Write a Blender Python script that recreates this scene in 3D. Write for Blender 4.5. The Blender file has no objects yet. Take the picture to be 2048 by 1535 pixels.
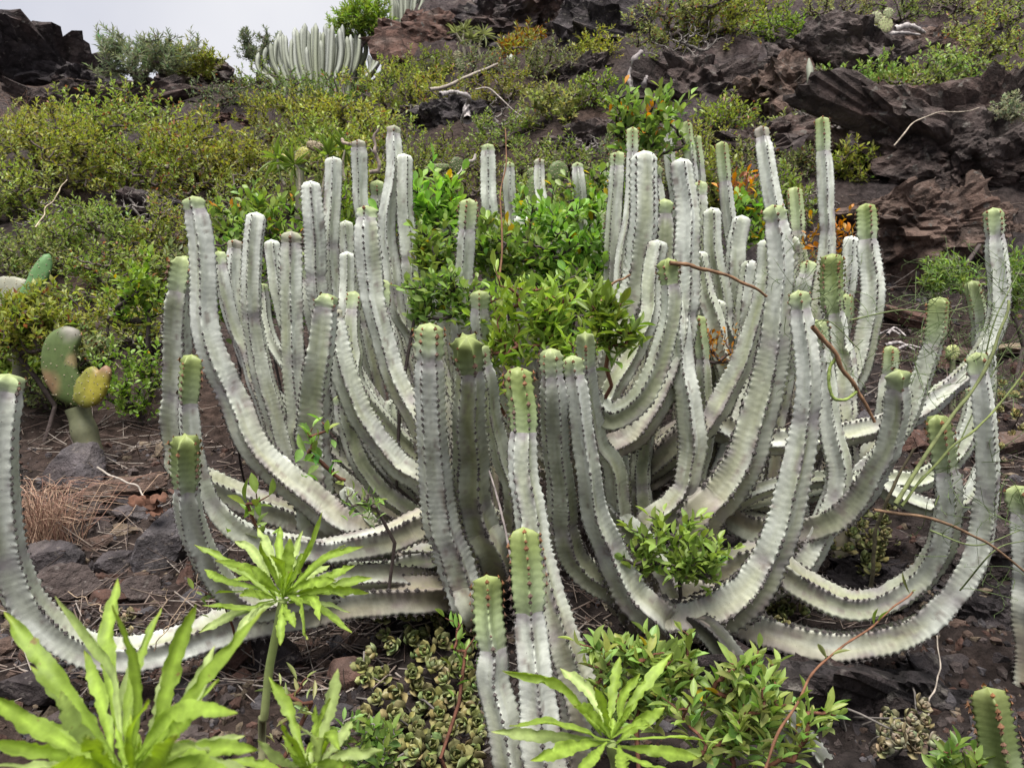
import bpy, bmesh, math
import numpy as np
from mathutils import Matrix, Vector

# ------------------------------------------------------------------ scene, camera, light
scene = bpy.context.scene
COL = scene.collection
F, CX, CY = 1577.0, 1024.0, 767.5          # focal length and centre in photograph pixels (2048 wide)

cam_data = bpy.data.cameras.new("camera")
cam_data.sensor_width = 36.0
cam_data.lens = 36.0 * F / 2048.0
cam_data.clip_start = 0.02
cam_data.clip_end = 500.0
cam_data.dof.use_dof = True
cam_data.dof.focus_distance = 1.8
cam_data.dof.aperture_fstop = 14.0
cam = bpy.data.objects.new("camera", cam_data)
cam.location = (0, 0, 0)
cam.rotation_euler = (math.radians(90), 0, 0)
COL.objects.link(cam)
scene.camera = cam

SUN_EL, SUN_AZ = math.radians(66), math.radians(185)     # azimuth measured from +Y clockwise
world = bpy.data.worlds.new("World")
scene.world = world
world.use_nodes = True
wn, wl = world.node_tree.nodes, world.node_tree.links
wn.clear()
w_out = wn.new("ShaderNodeOutputWorld")
w_bg = wn.new("ShaderNodeBackground")
w_sky = wn.new("ShaderNodeTexSky")
w_sky.sky_type = 'NISHITA'
w_sky.sun_disc = False
w_sky.sun_elevation = SUN_EL
w_sky.sun_rotation = SUN_AZ
w_sky.air_density = 1.0
w_sky.dust_density = 3.0
w_hsv = wn.new("ShaderNodeHueSaturation")
w_hsv.inputs['Saturation'].default_value = 0.30
w_tc = wn.new("ShaderNodeTexCoord")
w_noise = wn.new("ShaderNodeTexNoise")
w_noise.inputs['Scale'].default_value = 2.2
w_noise.inputs['Detail'].default_value = 5.0
w_ramp = wn.new("ShaderNodeValToRGB")
w_ramp.color_ramp.elements[0].position = 0.3
w_ramp.color_ramp.elements[0].color = (6.4, 6.6, 7.7, 1)
w_ramp.color_ramp.elements[1].position = 0.75
w_ramp.color_ramp.elements[1].color = (9.9, 9.9, 10.2, 1)
w_mix = wn.new("ShaderNodeMix")
w_mix.data_type = 'RGBA'
w_mix.inputs['Factor'].default_value = 0.85             # an overcast sheet over the clear sky
wl.new(w_tc.outputs['Generated'], w_noise.inputs['Vector'])
wl.new(w_noise.outputs['Fac'], w_ramp.inputs['Fac'])
wl.new(w_sky.outputs['Color'], w_hsv.inputs['Color'])
wl.new(w_hsv.outputs['Color'], w_mix.inputs['A'])
wl.new(w_ramp.outputs['Color'], w_mix.inputs['B'])
wl.new(w_mix.outputs['Result'], w_bg.inputs['Color'])
w_bg.inputs['Strength'].default_value = 0.051
wl.new(w_bg.outputs['Background'], w_out.inputs['Surface'])

sun_data = bpy.data.lights.new("sun", 'SUN')
sun_data.energy = 3.8
sun_data.angle = math.radians(38)
sun_data.color = (1.0, 0.96, 0.90)
sun = bpy.data.objects.new("sun", sun_data)
sd = Vector((math.sin(SUN_AZ) * math.cos(SUN_EL), math.cos(SUN_AZ) * math.cos(SUN_EL), math.sin(SUN_EL)))
sun.rotation_euler = sd.to_track_quat('Z', 'Y').to_euler()
COL.objects.link(sun)

vs = scene.view_settings
vs.view_transform = 'Standard'
vs.look = 'None'
vs.exposure = 1.02
vs.gamma = 1.0
vs.use_curve_mapping = False
scene.cycles.max_bounces = 6
scene.cycles.use_denoising = True

# ------------------------------------------------------------------ numpy helpers
def rng(seed): return np.random.RandomState(seed)
def arr(*a): return np.array(a, dtype=float)
def unit(v):
    v = np.asarray(v, float)
    return v / np.maximum(np.linalg.norm(v, axis=-1, keepdims=True), 1e-9)

def _hash(ix, iy, iz, seed):
    h = (ix.astype(np.uint32) * np.uint32(374761393) + iy.astype(np.uint32) * np.uint32(668265263)
         + iz.astype(np.uint32) * np.uint32(2147483647) + np.uint32(seed) * np.uint32(144665))
    h = (h ^ (h >> np.uint32(13))) * np.uint32(1274126177)
    h = h ^ (h >> np.uint32(16))
    return (h & np.uint32(0xFFFFFF)).astype(float) / 8388608.0 - 1.0

def vnoise(p, seed=0):
    p = np.asarray(p, float)
    i = np.floor(p).astype(np.int64)
    f = p - i
    f = f * f * f * (f * (f * 6 - 15) + 10)
    out = 0
    for dx in (0, 1):
        wx = f[..., 0] if dx else 1 - f[..., 0]
        for dy in (0, 1):
            wy = f[..., 1] if dy else 1 - f[..., 1]
            for dz in (0, 1):
                wz = f[..., 2] if dz else 1 - f[..., 2]
                out = out + wx * wy * wz * _hash(i[..., 0] + dx, i[..., 1] + dy, i[..., 2] + dz, seed)
    return out

def fbm(p, octaves=4, seed=0, gain=0.5):
    p = np.asarray(p, float)
    s, a, n = 0, 1.0, 0
    for k in range(octaves):
        s = s + a * vnoise(p * (2.03 ** k) + k * 17.3, seed + k)
        n += a
        a *= gain
    return s / n

def ridged(p, octaves=4, seed=0):
    p = np.asarray(p, float)
    s, a = 0, 1.0
    for k in range(octaves):
        s = s + a * (1 - 2 * np.abs(vnoise(p * (2.1 ** k) + k * 9.7, seed + k)))
        a *= 0.5
    return s / 1.9

def sstep(a, b, x):
    t = np.clip((x - a) / (b - a), 0, 1)
    return t * t * (3 - 2 * t)

def lerp(a, b, t): return a + (b - a) * t

def P(u, v, d):                                # photograph pixel at depth d metres -> point
    return arr((u - CX) / F * d, d, (CY - v) / F * d)

def catmull(pts, n):
    pts = np.asarray(pts, float)
    if len(pts) == 2:
        t = np.linspace(0, 1, n)[:, None]
        return pts[0] * (1 - t) + pts[1] * t
    p = np.vstack([2 * pts[0] - pts[1], pts, 2 * pts[-1] - pts[-2]])
    seg = np.linalg.norm(np.diff(pts[:, :3], axis=0), axis=1)
    cum = np.concatenate([[0], np.cumsum(seg)])
    s = np.linspace(0, cum[-1], n)
    k = np.clip(np.searchsorted(cum, s, side='right') - 1, 0, len(pts) - 2)
    t = ((s - cum[k]) / np.maximum(seg[k], 1e-9))[:, None]
    a, b, c, d = p[k], p[k + 1], p[k + 2], p[k + 3]
    return 0.5 * (2 * b + (c - a) * t + (2 * a - 5 * b + 4 * c - d) * t * t + (3 * b - a - 3 * c + d) * t ** 3)

def resample(pts, ds):
    seg = np.linalg.norm(np.diff(pts[:, :3], axis=0), axis=1)
    cum = np.concatenate([[0], np.cumsum(seg)])
    n = max(4, int(cum[-1] / ds) + 1)
    s = np.linspace(0, cum[-1], n)
    return np.stack([np.interp(s, cum, pts[:, j]) for j in range(pts.shape[1])], 1), s

def frames(path):
    t = unit(np.gradient(path, axis=0))
    n = len(path)
    a = np.zeros((n, 3))
    ref = arr(0, -1, 0)
    if abs(t[-1] @ ref) > 0.9: ref = arr(1, 0, 0)
    a[-1] = unit(ref - t[-1] * (ref @ t[-1]))
    for i in range(n - 2, -1, -1):
        v = a[i + 1] - t[i] * (a[i + 1] @ t[i])
        a[i] = v / (np.linalg.norm(v) + 1e-12)
    return t, a, np.cross(t, a)

# ------------------------------------------------------------------ mesh builder and object helpers
class MB:
    def __init__(self):
        self.v, self.c, self.q, self.t, self.n = [], [], [], [], 0
    def add(self, v, faces, col):
        v = np.asarray(v, float).reshape(-1, 3)
        faces = np.asarray(faces, int)
        col = np.asarray(col, float)
        if col.ndim == 1: col = np.tile(col[:3], (len(v), 1))
        self.v.append(v); self.c.append(col)
        (self.q if faces.shape[1] == 4 else self.t).append(faces + self.n)
        self.n += len(v)
    def mesh(self, name, mat, org=(0, 0, 0), smooth=True):
        me = bpy.data.meshes.new(name)
        v = np.concatenate(self.v) - np.asarray(org)
        c = np.concatenate(self.c)
        q = np.concatenate(self.q) if self.q else np.zeros((0, 4), int)
        t = np.concatenate(self.t) if self.t else np.zeros((0, 3), int)
        me.vertices.add(len(v))
        me.vertices.foreach_set('co', v.astype(np.float32).ravel())
        nl = q.size + t.size
        me.loops.add(nl)
        me.loops.foreach_set('vertex_index', np.concatenate([q.ravel(), t.ravel()]).astype(np.int32))
        me.polygons.add(len(q) + len(t))
        st = np.concatenate([np.arange(len(q)) * 4, q.size + np.arange(len(t)) * 3]).astype(np.int32)
        me.polygons.foreach_set('loop_start', st)
        me.polygons.foreach_set('use_smooth', np.full(len(q) + len(t), smooth))
        at = me.color_attributes.new('Col', 'FLOAT_COLOR', 'POINT')
        at.data.foreach_set('color', np.concatenate([c, np.ones((len(c), 1))], 1).astype(np.float32).ravel())
        me.update(calc_edges=True)
        me.materials.append(mat)
        return me
    def build(self, name, mat, parent=None, org=(0, 0, 0), smooth=True, kind=None, label=None):
        o = bpy.data.objects.new(name, self.mesh(name, mat, org, smooth))
        COL.objects.link(o)
        if parent is not None: o.parent = parent
        else: o.location = org
        if kind: o['kind'] = kind
        if label: o['label'] = label
        return o

def tag(o, label, cat=None, group=None, kind=None):
    o['label'] = label
    if cat: o['category'] = cat
    if group: o['group'] = group
    if kind: o['kind'] = kind
    return o

def thing(name, label, cat, org, group=None):
    o = bpy.data.objects.new(name, None)
    o.empty_display_size = 0.05
    o.location = org
    COL.objects.link(o)
    return tag(o, label, cat, group)

def tube(mb, path, rad, sides, col, cap=True):
    path = np.asarray(path, float)
    rad = np.broadcast_to(np.asarray(rad, float), (len(path),))
    t, a, b = frames(path)
    ang = np.arange(sides) / sides * 2 * np.pi
    ring = a[:, None] * np.cos(ang)[None, :, None] + b[:, None] * np.sin(ang)[None, :, None]
    v = path[:, None] + ring * rad[:, None, None]
    n = len(path)
    i = np.arange(n - 1)[:, None] * sides
    j = np.arange(sides)[None]
    k = (j + 1) % sides
    q = np.stack([i + j, i + k, i + sides + k, i + sides + j], -1).reshape(-1, 4)
    c = np.asarray(col, float)
    if c.ndim == 2: c = np.repeat(c, sides, axis=0)
    mb.add(v.reshape(-1, 3), q, c)
    if cap and sides >= 3:
        cc = c if c.ndim == 1 else c[-sides:]
        mb.add(v[-1], np.array([[0, m, m + 1] for m in range(1, sides - 1)]), cc)

# ------------------------------------------------------------------ materials
def mat(name, rough=0.6, nscale=40.0, namt=0.25, bump=0.3, bscale=80.0, bdist=0.003, trans=0.0, spec=0.3, detail=6.0, speck=None, vor=None):
    m = bpy.data.materials.new(name)
    m.use_nodes = True
    N, L = m.node_tree.nodes, m.node_tree.links
    N.clear()
    out = N.new('ShaderNodeOutputMaterial')
    bs = N.new('ShaderNodeBsdfPrincipled')
    bs.inputs['Roughness'].default_value = rough
    bs.inputs['Specular IOR Level'].default_value = spec
    at = N.new('ShaderNodeVertexColor'); at.layer_name = 'Col'
    ge = N.new('ShaderNodeNewGeometry')
    no = N.new('ShaderNodeTexNoise')
    no.inputs['Scale'].default_value = nscale
    no.inputs['Detail'].default_value = detail
    L.new(ge.outputs['Position'], no.inputs['Vector'])
    mr = N.new('ShaderNodeMapRange')
    mr.inputs['From Min'].default_value = 0.25; mr.inputs['From Max'].default_value = 0.75
    mr.inputs['To Min'].default_value = 1 - namt; mr.inputs['To Max'].default_value = 1 + namt
    L.new(no.outputs['Fac'], mr.inputs['Value'])
    mu = N.new('ShaderNodeMix'); mu.data_type = 'RGBA'; mu.blend_type = 'MULTIPLY'
    mu.inputs['Factor'].default_value = 1.0
    L.new(at.outputs['Color'], mu.inputs['A'])
    L.new(mr.outputs['Result'], mu.inputs['B'])
    colsock = mu.outputs['Result']
    if speck:                                   # small spots of another colour (colour, scale, threshold)
        vo = N.new('ShaderNodeTexNoise'); vo.inputs['Scale'].default_value = speck[1]; vo.inputs['Detail'].default_value = 3
        L.new(ge.outputs['Position'], vo.inputs['Vector'])
        r2 = N.new('ShaderNodeMapRange')
        r2.inputs['From Min'].default_value = speck[2]; r2.inputs['From Max'].default_value = speck[2] + 0.06
        L.new(vo.outputs['Fac'], r2.inputs['Value'])
        m2 = N.new('ShaderNodeMix'); m2.data_type = 'RGBA'
        L.new(r2.outputs['Result'], m2.inputs['Factor'])
        L.new(colsock, m2.inputs['A'])
        m2.inputs['B'].default_value = (*speck[0], 1)
        colsock = m2.outputs['Result']
    L.new(colsock, bs.inputs['Base Color'])
    if bump:
        bn = N.new('ShaderNodeTexNoise')
        bn.inputs['Scale'].default_value = bscale
        bn.inputs['Detail'].default_value = 8.0
        bn.inputs['Roughness'].default_value = 0.65
        L.new(ge.outputs['Position'], bn.inputs['Vector'])
        hsock = bn.outputs['Fac']
        if vor:
            vo = N.new('ShaderNodeTexVoronoi'); vo.feature = 'DISTANCE_TO_EDGE'
            vo.inputs['Scale'].default_value = vor
            wv = N.new('ShaderNodeVectorMath'); wv.operation = 'MULTIPLY_ADD'
            wv.inputs[1].default_value = (0.15, 0.15, 0.15)
            L.new(bn.outputs['Color'], wv.inputs[0]); L.new(ge.outputs['Position'], wv.inputs[2])
            L.new(wv.outputs['Vector'], vo.inputs['Vector'])
            cl = N.new('ShaderNodeMapRange'); cl.inputs['From Max'].default_value = 0.06
            L.new(vo.outputs['Distance'], cl.inputs['Value'])
            ad = N.new('ShaderNodeMath'); ad.operation = 'MULTIPLY_ADD'; ad.inputs[1].default_value = 0.7
            L.new(cl.outputs['Result'], ad.inputs[0]); L.new(bn.outputs['Fac'], ad.inputs[2])
            hsock = ad.outputs['Value']
        bu = N.new('ShaderNodeBump')
        bu.inputs['Strength'].default_value = bump
        bu.inputs['Distance'].default_value = bdist
        L.new(hsock, bu.inputs['Height'])
        L.new(bu.outputs['Normal'], bs.inputs['Normal'])
    if trans > 0:
        tr = N.new('ShaderNodeBsdfTranslucent')
        hs = N.new('ShaderNodeHueSaturation')
        hs.inputs['Saturation'].default_value = 1.15; hs.inputs['Value'].default_value = 1.35
        L.new(colsock, hs.inputs['Color'])
        L.new(hs.outputs['Color'], tr.inputs['Color'])
        ms = N.new('ShaderNodeMixShader'); ms.inputs['Fac'].default_value = trans
        L.new(bs.outputs['BSDF'], ms.inputs[1]); L.new(tr.outputs['BSDF'], ms.inputs[2])
        L.new(ms.outputs['Shader'], out.inputs['Surface'])
    else:
        L.new(bs.outputs['BSDF'], out.inputs['Surface'])
    return m

M_STEM = mat('stem_skin', rough=0.62, nscale=55, namt=0.13, bump=0.35, bscale=160, bdist=0.002, spec=0.25, speck=((0.17, 0.15, 0.15), 210, 0.70))
M_TIP = mat('tip_skin', rough=0.5, nscale=60, namt=0.15, bump=0.25, bscale=160, bdist=0.002, spec=0.3)
M_THORN = mat('thorn', rough=0.7, nscale=200, namt=0.4, bump=0)
M_LEAF = mat('leaf', rough=0.42, nscale=90, namt=0.14, bump=0, trans=0.38, spec=0.4)
M_STRAP = mat('strap_leaf', rough=0.5, nscale=150, namt=0.24, bump=0.35, bscale=140, bdist=0.002, trans=0.35, spec=0.3, speck=((.20, .15, .05), 130, .70))
M_BARK = mat('bark', rough=0.85, nscale=70, namt=0.4, bump=0.6, bscale=150, bdist=0.003)
M_ROCK = mat('basalt', rough=0.85, nscale=9, namt=0.6, bump=1.0, bscale=26, bdist=0.05, spec=0.25, detail=12, vor=4.0, speck=((.16, .145, .13), 17, .63))
M_STONE = mat('loose_stone', speck=((.15, .13, .12), 60, .62), rough=0.85, nscale=34, namt=0.55, bump=1.0, bscale=70, bdist=0.02, spec=0.25, detail=10)
M_SOIL = mat('soil', rough=0.95, nscale=26, namt=0.75, bump=1.0, bscale=48, bdist=0.035, spec=0.1, detail=12)
M_PAD = mat('pad_skin', rough=0.5, nscale=45, namt=0.2, bump=0.3, bscale=90, bdist=0.002, speck=((0.16, 0.13, 0.06), 120, 0.68))
M_SUCC = mat('succulent_leaf', rough=0.45, nscale=120, namt=0.2, bump=0, spec=0.4)
M_DRY = mat('dry_plant', rough=0.9, nscale=90, namt=0.35, bump=0, trans=0.15)

# ------------------------------------------------------------------ the slope
ZL = np.array([(-30, -1.9), (-2, -1.55), (0, -1.5), (.5, -1.3), (1.0, -.86), (1.35, -.735), (1.7, -.68), (2.0, -.60), (2.4, -.456), (2.8, -.28), (3.5, .07),
               (4.5, .63), (6, 1.42), (8, 2.45), (10, 3.5), (11.5, 4.25), (13, 4.5), (16, 3.6), (60, -9)])
ZR = np.array([(-30, -1.9), (-2, -1.55), (0, -1.5), (.5, -1.3), (1.0, -.86), (1.35, -.735), (1.7, -.68), (2.0, -.58), (2.4, -.36), (2.8, -.14), (3.3, .16),
               (4, .56), (5, 1.35), (7, 2.75), (9, 4.1), (12, 6.4), (18, 10.2), (26, 12), (60, 8)])

def blocks(x, y, scale, seed):
    """fractured ground: every cell of a jittered grid has its own height and tilt"""
    px, py = x * scale, y * scale
    ix, iy = np.floor(px).astype(np.int64), np.floor(py).astype(np.int64)
    best = np.full(np.shape(px), 9e9); val = np.zeros(np.shape(px))
    zero = np.zeros_like(ix)
    for dx in (-1, 0, 1):
        for dy in (-1, 0, 1):
            cx, cy = ix + dx, iy + dy
            jx = cx + .5 + .45 * _hash(cx, cy, zero, seed); jy = cy + .5 + .45 * _hash(cx, cy, zero + 1, seed)
            d2 = (px - jx) ** 2 + (py - jy) ** 2
            h = _hash(cx, cy, zero + 2, seed) + .9 * _hash(cx, cy, zero + 3, seed) * (px - jx) + .9 * _hash(cx, cy, zero + 4, seed) * (py - jy)
            k = d2 < best
            val = np.where(k, h, val); best = np.where(k, d2, best)
    return val

def rockiness(x, y):
    p = np.stack([x, y, np.zeros_like(x)], -1)
    return sstep(-.15, .25, fbm(p * .45, 3, 71) + .25 * sstep(-.1, .4, x / np.maximum(y, 1)) + .2 * sstep(8, 11, y)) * sstep(3, 4.5, y)

def gz(x, y, fine=True):
    x = np.asarray(x, float); y = np.asarray(y, float)
    m = sstep(-0.22, 0.30, x / np.maximum(y, 1.0) + 0.02 * np.sin(x * 2))
    z = lerp(np.interp(y, ZL[:, 0], ZL[:, 1]), np.interp(y, ZR[:, 0], ZR[:, 1]), m)
    far = sstep(2.6, 6, y)
    z = z + 1.5 * sstep(7.5, 12, y) * sstep(-.185, -.10, x / np.maximum(y, 1)) * (1 - m)
    z = z - .42 * np.exp(-((x - 1.86) / .38) ** 2 - ((y - 3.7) / .42) ** 2)
    p = np.stack([x, y, np.zeros_like(x)], -1)
    z = z + (0.03 + 0.20 * far) * fbm(p * 0.9, 3, 11) + (0.02 + 0.10 * far) * ridged(p * 2.3, 3, 5)
    rk = rockiness(x, y)
    wx = x + .12 * vnoise(p * 2.1, 8); wy = y + .12 * vnoise(p * 2.1 + 40, 9)
    z = z + rk * (.13 * blocks(wx, wy, 1.1, 81) + .06 * blocks(wx, wy, 2.9, 82)) + .012 * blocks(wx, wy, 7.0, 83)
    if fine:
        z = z + (0.024 + 0.02 * far) * fbm(p * 9, 4, 3)
    return z

_GU, _GV = np.arange(-150, 2260, 20.0), np.arange(0, 1720, 12.0)
def _ground_table():
    d = np.geomspace(1.15, 30, 170)
    UU, VV = np.meshgrid(_GU, _GV)
    out = np.full(UU.shape, 14.0)
    done = np.zeros(UU.shape, bool)
    prev = None
    for k, dd in enumerate(d):
        X = (_GU - CX) / F * dd
        g = gz(X, np.full_like(X, dd), False)
        h = (CY - VV) / F * dd - g[None]
        hit = (h <= 0) & ~done
        out[hit] = dd
        done |= hit
    return out
_GT = _ground_table()
def ground_at(u, v):
    fu = min(max((u - _GU[0]) / 20.0, 0), len(_GU) - 1.001); fv = min(max((v - _GV[0]) / 12.0, 0), len(_GV) - 1.001)
    i, j = int(fv), int(fu); a, b = fv - i, fu - j
    return float((_GT[i, j] * (1 - b) + _GT[i, j + 1] * b) * (1 - a) + (_GT[i + 1, j] * (1 - b) + _GT[i + 1, j + 1] * b) * a)

def on_ground(u, d, sink=0.0):
    x = (u - CX) / F * d
    return arr(x, d, float(gz(x, d)) - sink)

def make_ground():
    nv, nu = 460, 460
    yy = np.concatenate([[-25, -6, -2, -0.6], np.geomspace(0.35, 22, nv - 10), [26, 32, 40, 52, 70, 95]])
    tt = np.sign(np.linspace(-1, 1, nu)) * (0.62 * np.abs(np.linspace(-1, 1, nu)) + 2.2 * np.abs(np.linspace(-1, 1, nu)) ** 5)
    Y = np.repeat(yy[:, None], nu, 1)
    X = tt[None] * np.maximum(np.abs(Y), 1.3) * 1.25
    Z = gz(X, Y)
    v = np.stack([X, Y, Z], -1).reshape(-1, 3)
    i = np.arange(len(yy) - 1)[:, None] * nu; j = np.arange(nu - 1)[None]
    q = np.stack([i + j, i + j + 1, i + nu + j + 1, i + nu + j], -1).reshape(-1, 4)
    n1 = fbm(v * 1.3, 4, 21); n2 = fbm(v * 5.0, 4, 31)
    dark = arr(0.030, 0.026, 0.026); red = arr(0.056, 0.038, 0.031); tan = arr(0.095, 0.074, 0.064)
    c = lerp(dark, red, np.clip(0.42 + 0.9 * n1, 0, 1)[:, None])
    c = lerp(c, tan, np.clip(0.9 * n2 - 0.12, 0, 0.6)[:, None])
    rk = rockiness(v[:, 0], v[:, 1])
    c = lerp(c, rock_color(v, arr(.050, .041, .042), 4, .35), (rk * .9)[:, None])
    mb = MB(); mb.add(v, q, c)
    o = mb.build('ground', M_SOIL)
    o['kind'] = 'structure'
    o['label'] = 'dark reddish brown volcanic soil of the steep slope'

# ------------------------------------------------------------------ rocks
_ico = {}
def ico(sub):
    if sub not in _ico:
        bm = bmesh.new()
        bmesh.ops.create_icosphere(bm, subdivisions=sub, radius=1.0)
        bm.verts.ensure_lookup_table()
        _ico[sub] = (np.array([w.co[:] for w in bm.verts]), np.array([[w.index for w in f.verts] for f in bm.faces]))
        bm.free()
    return _ico[sub]

def rot_z(a):
    c, s = math.cos(a), math.sin(a)
    return np.array([[c, -s, 0], [s, c, 0], [0, 0, 1]])
def rot_x(a):
    c, s = math.cos(a), math.sin(a)
    return np.array([[1, 0, 0], [0, c, -s], [0, s, c]])
def rot_y(a):
    c, s = math.cos(a), math.sin(a)
    return np.array([[c, 0, s], [0, 1, 0], [-s, 0, c]])

def rock_points(seed, radii, sub, planes=16, rough=0.10, noise_scale=2.5, rot=None, round_=0.16):
    r = rng(seed)
    d, f = ico(sub)
    n = unit(r.normal(size=(planes, 3)))
    off = r.uniform(0.62, 1.0, planes)
    dots = d @ n.T
    k = np.where(dots > 0.05, off[None] / np.maximum(dots, 0.05), 9.0)
    kk = np.minimum(k, 1.35)
    rad = -round_ * np.log(np.exp(-np.minimum(kk, 3) / round_).sum(1) / 1.0 + 1e-12) if False else kk.min(1)
    v = d * rad[:, None]
    v = v * (1 + rough * fbm(d * noise_scale + seed * 3.1, 4, seed)[:, None] + 0.5 * rough * ridged(v * noise_scale * 1.8 + seed, 4, seed + 3)[:, None])
    v = v * np.asarray(radii)
    R = rot if rot is not None else rot_z(r.uniform(0, 6.28)) @ rot_x(r.uniform(-.4, .4)) @ rot_y(r.uniform(-.4, .4))
    return v @ R.T, f

def rock_color(v, base, seed, amt=0.5):
    n = fbm(v * 2.2 + seed, 4, seed)
    n2 = fbm(v * 9 + seed, 3, seed + 9)
    base = np.asarray(base, float)
    red = arr(0.105, 0.060, 0.046)
    c = lerp(base, red, np.clip(amt * (n + 0.05) * 1.8, 0, 0.8)[:, None])
    c = lerp(c, arr(.13, .115, .105), np.clip(1.3 * n2 * (.6 + n) - .12, 0, .55)[:, None])
    return c * (1 + 0.45 * n2)[:, None]

BAS = arr(0.082, 0.064, 0.060)
BAS_DARK = arr(0.044, 0.037, 0.039)
BAS_RED = arr(0.10, 0.056, 0.044)
BAS_BROWN = arr(0.118, 0.080, 0.064)
BAS_GREY = arr(0.090, 0.082, 0.088)
TAN = arr(0.22, 0.17, 0.12)

make_ground()

def outcrop(u, v, ru, rv, seed, col, label, d=None, depth=0.8, sub=5, rough=0.16, planes=20, amt=0.5, tilt=0.35, ns=3.2):
    """a rock mass rising out of the slope, part of the terrain"""
    if d is None: d = ground_at(u, v + 0.35 * rv)
    R = arr(ru * d / F, depth * 0.5 * (ru + rv) * d / F, rv * d / F)
    c = P(u, v, d); c[1] += R[1] * 0.75; c[2] -= R[2] * .12; R = R * 1.12
    w, f = rock_points(seed, R, sub, planes, rough, ns, rot=rot_y(rng(seed).uniform(-.25, .25)) @ rot_x(-tilt) @ rot_z(rng(seed + 1).uniform(-.4, .4)))
    # extra strata and cracks at a metric scale
    sc = 2.6 / max(R[0], R[2])
    rr = rng(seed + 40)
    wn_ = w / R
    ks = unit(rr.normal(size=(46, 3))) * 0.9
    warp = wn_ + 0.12 * np.stack([fbm(wn_ * 3 + q_, 2, seed + q_) for q_ in (1, 2, 3)], -1)
    dist = ((warp[:, None] - ks[None]) ** 2).sum(-1)
    near = dist.argmin(1); ds2 = np.sort(dist, 1)
    crack = np.clip(1 - (ds2[:, 1] - ds2[:, 0]) / 0.05, 0, 1)
    blk = rr.uniform(-.10, .12, 46)[near] + ((wn_ - ks[near]) * rr.normal(size=(46, 3))[near] * .34).sum(1)
    w = w * (1 + blk - 0.06 * crack)[:, None]
    ks2 = unit(rr.normal(size=(220, 3))) * 0.95
    warp2 = wn_ + 0.05 * np.stack([fbm(wn_ * 7 + q_, 2, seed + q_) for q_ in (4, 5, 6)], -1)
    near2 = (warp2 @ ks2.T).argmax(1)
    w = w * (1 + rr.uniform(-.055, .055, 220)[near2] + ((wn_ - ks2[near2]) * rr.normal(size=(220, 3))[near2] * .26).sum(1))[:, None]
    w = w + unit(w) * (0.025 * min(R) * ridged((w + seed) * sc * 4.5, 5, seed + 5))[:, None]
    w = w + c
    mb = MB(); mb.add(w, f, rock_color(w, col, seed, amt))
    o = mb.build('rock_outcrop', M_ROCK, org=c, smooth=False)
    o['kind'] = 'structure'; o['label'] = label
    return o

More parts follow.
